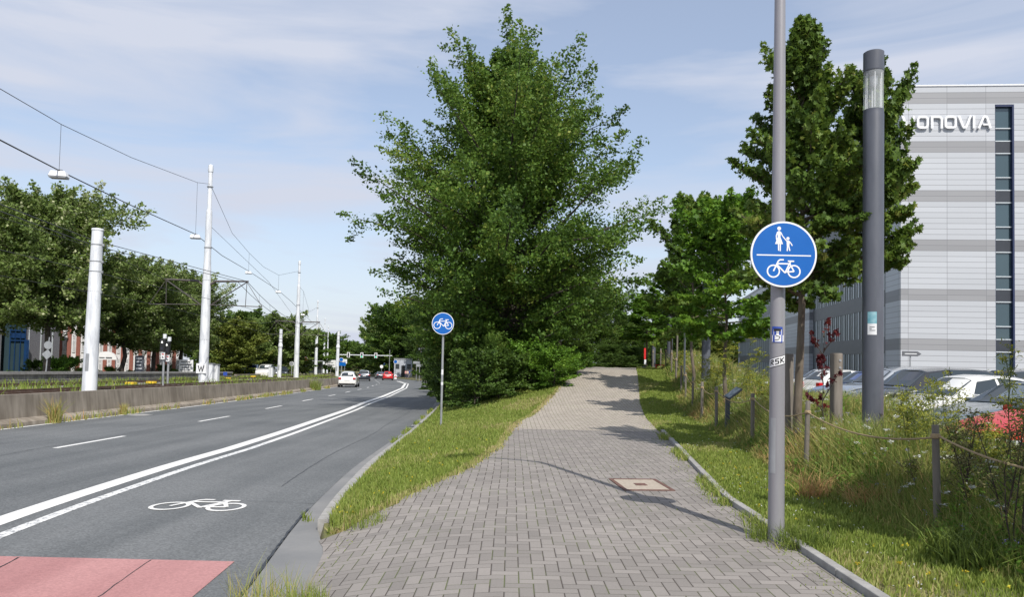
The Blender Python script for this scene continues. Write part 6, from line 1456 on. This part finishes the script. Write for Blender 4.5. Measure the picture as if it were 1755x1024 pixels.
FP = [(1560, 9.5, 640, 'yellow fennel left of the dark roof car', 0), (1600, 9.0, 625, 'tall yellow fennel before the white parked car', 0), (1640, 10, 632, 'yellow fennel right of the tall one', 0), (1535, 11.2, 690, 'low yellow fennel at the column lamp foot', 0), (1575, 11, 655, 'pale fennel in front of the grey parked car', 0), (1655, 8.8, 700, 'low yellow fennel before the red parked car', 0), (1702, 8.2, 715, 'low fennel with open heads before the red car', 0), (1752, 7.4, 570, 'tall bright leafed plant at the right edge', 0),
      (1722, 6.6, 640, 'dark stemmed branching plant near the right edge', 1), (1650, 7.3, 690, 'dark stemmed plant right of the nearest fence post', 1), (1745, 6.1, 690, 'dark stemmed plant cut by the right edge', 1), (1655, 7.7, 700, 'thin dark stemmed plant behind the nearest post', 1), (1572, 8.4, 765, 'low thistle like plant left of the nearest post', 1),
      (1262, 19.5, 575, 'fennel plant left of the tall grey pole', 0), (1285, 19, 590, 'fennel plant over the information board', 0), (1215, 22, 600, 'yellow fennel behind the second column lamp', 0), (1235, 24, 610, 'yellow fennel beside the maple trunk', 0), (1310, 17, 650, 'fennel close behind the grey pole', 0), (1420, 13.5, 690, 'dry brown plant at the foot of the thick stake', 1), (1170, 33, 600, 'straw coloured plant near the thin stakes', 0)]
for i, (px, Y, yt, lab, dk) in enumerate(FP):
    p = at(px, 700, Y); z = H(p.x, Y); h = at(px, yt, Y).z - z
    fennel('dark_stemmed_plant' if dk else 'fennel_plant', p.x, Y, h, lab, LM['yel'] if not dk else LM['mid'], 3 if dk else 4, 16 if dk else 12, bool(dk), FD if dk else FY, i, .2, 'tall plants in the meadow')
# leafy clumps at the right, straw tangle
def tuft(n, x, y, rad, h, lean, mat, name, lab, tone=.4, w=.006, ts=.15):
    a = rng.uniform(0, 6.28, n); r = rad * np.sqrt(rng.uniform(size=n)); X = x + np.cos(a) * r; Yv = y + np.sin(a) * r
    tag(link(name, polys(name, blades(rng, X, Yv, h * rng.uniform(.5, 1.1, n), np.full(n, w), lean, z=np.array([H(x, y)] * n)), np.clip(tone + rng.normal(size=n) * ts, 0, 1), mat)), lab, 'weed')
for x, y, lab, rad, h, n, lean, tone, mat in ((float(E(5.3)) + .25, 5.45, 'tall dry weeds growing out of the gutter at the bottom left', .3, .32, 240, .5, .5, MD), (float(E(5.1)) + .5, 5.4, 'bright grass tuft beside the gutter at the bottom left', .16, .17, 150, .5, .5, GR), (2.34, 7.0, 'leafy weed at the foot of the grey lamp pole', .15, .2, 150, .8, .35, GR), (2.62, 6.75, 'dark grass tuft right of the grey lamp pole', .24, .2, 420, .6, .15, GR), (2.5, 8.0, 'small weed on the kerb before the grey pole', .12, .09, 90, .9, .5, GR), (-1.55, 7.95, 'grass tuft at the pointed tip of the strip', .3, .14, 420, .6, .5, GR)): tuft(n, x, y, rad, h, lean, mat, 'weed_tuft', lab, tone)
p = at(1500, 830, 8.6); tuft(420, p.x, 8.6, .3, .3, 1.3, MD, 'straw_tuft', 'pile of straw coloured dry grass in the meadow edge', .95, .008)
p = at(1395, 830, 9.2); tuft(160, p.x, 9.2, .18, .35, 1.1, MD, 'straw_tuft', 'bent straw blades at the foot of the middle fence post', .95, .008)
p = at(1680, 960, 6.2); tuft(700, p.x, 6.2, .4, .26, .8, GR, 'leafy_tuft', 'dark green leafy clump at the lower right', .12, .018)
# weeds along barrier, kerb joints, paving
n = 2600; yb = rng.uniform(14, 110, n); k = clumpy(yb * 0, yb, .8, 51) + clumpy(yb * 0, yb, 3, 52) * .6 > .18; yb = yb[k]
ob = [off(float(v), -10.02 + random.uniform(-.12, .12)) for v in yb]
bl = blades(rng, np.array([q.x for q in ob]), np.array([q.y for q in ob]), rng.uniform(.06, .32, len(yb)), .012 + .0008 * yb, .5, z=np.array([q.z for q in ob]))
tag(link('barrier_weeds', polys('barrier_weeds', bl, np.clip(.5 + rng.normal(size=len(yb)) * .2, 0, 1), MD)), 'weeds and dry grass along the foot of the concrete barrier', kind='stuff')
n = 16000; yb = 20 + 100 * rng.uniform(size=n) ** 1.5; ub = rng.uniform(-20.8, -10.9, n); k = ((np.abs(ub + 15.5) < 1.3) | (ub < -19) | (ub > -11.9)) & (clumpy(ub, yb, .5, 61) > -.1); yb, ub = yb[k], ub[k]
ob = [off(float(v), float(u)) for v, u in zip(yb, ub)]
bl = blades(rng, np.array([q.x for q in ob]), np.array([q.y for q in ob]), rng.uniform(.08, .4, len(yb)), .02 + .0009 * yb, .4, z=np.array([q.z + .62 for q in ob]))
tag(link('track_weeds', polys('track_weeds', bl, np.clip(.4 + rng.normal(size=len(yb)) * .18, 0, 1), GR)), 'green weeds growing in the tram track bed', kind='stuff')
for x, y, lab, rad, h, n in ((0, 22.3, 'big dry weed tuft on the concrete barrier at the left', .16, .75, 130), (0, 26.5, 'smaller dry weed tuft on the concrete barrier', .12, .4, 90), (0, 62, 'green weed clump by the barrier before the white car', .5, .9, 220)):
    q = off(y, -10.05); tuft(n, q.x, q.y, rad, h, .4, MD, 'weed_tuft', lab, .6 if y < 50 else .3, .014 + .0004 * y)
n = 2600; yk = 7 + 26 * rng.uniform(size=n) ** 1.5; xk = np.array([float(E(v)) + .05 + abs(random.gauss(0, .12)) for v in yk]); k = clumpy(xk, yk, 1.6, 71) > .12; k &= yk > 8.4; xk, yk = xk[k], yk[k]
bl = blades(rng, xk, yk, rng.uniform(.03, .16, len(yk)), .006 + .001 * yk, .6, z=zr(yk) + .01)
tag(link('gutter_weeds', polys('gutter_weeds', bl, np.clip(.5 + rng.normal(size=len(yk)) * .2, 0, 1), GR)), 'weeds sprouting in the gutter along the kerb', kind='stuff')
# tiny plants in the paving joints, denser along the kerb and in a few lines
n = 5200; yj = 4.2 + 34 * rng.uniform(size=n) ** 1.4; uj = rng.uniform(size=n); xr_, xl_ = PR(yj), PL(yj)
xj = np.where(uj < .5, xr_ - np.abs(rng.normal(size=n)) * .16, np.where(uj < .7, xl_ + np.abs(rng.normal(size=n)) * .10, xl_ + (xr_ - xl_) * rng.uniform(size=n)))
k = (clumpy(xj, yj, 2.4, 81) + .6 * clumpy(xj, yj, 7, 82) > np.where(uj < .7, .05, .55)) & (xj > np.array([float(E(v)) + .5 for v in yj])); xj, yj = xj[k], yj[k]
xj = np.where(uj[k] > .7, np.round(xj / .108) * .108, xj)
bl = blades(rng, xj, yj, rng.uniform(.008, .03, len(yj)), .006 + .0008 * yj, 1.0, z=zp(yj) - np.array([dipf(float(a), float(b)) for a, b in zip(xj, yj)]))
tag(link('joint_weeds', polys('joint_weeds', bl, np.clip(.5 + rng.normal(size=len(yj)) * .2, 0, 1), GR)), 'tiny weeds and moss in the joints of the block paving', kind='stuff')

n = 5200; yk = 4.2 + 13.5 * rng.uniform(size=n) ** 1.2; xk = PR(yk) + rng.normal(size=n) * .07 - .02; k = clumpy(yk, xk * 0, 2.6, 95) + .5 * clumpy(yk, xk * 0, 8, 96) > .12; xk, yk = xk[k], yk[k]
bl = blades(rng, xk, yk, rng.uniform(.03, .13, len(yk)), .005 + .0009 * yk, .7, z=np.full(len(yk), .0))
tag(link('kerb_weeds', polys('kerb_weeds', bl, np.clip(.5 + rng.normal(size=len(yk)) * .2, 0, 1), GR)), 'weeds and grass growing over the right kerb stones', kind='stuff')
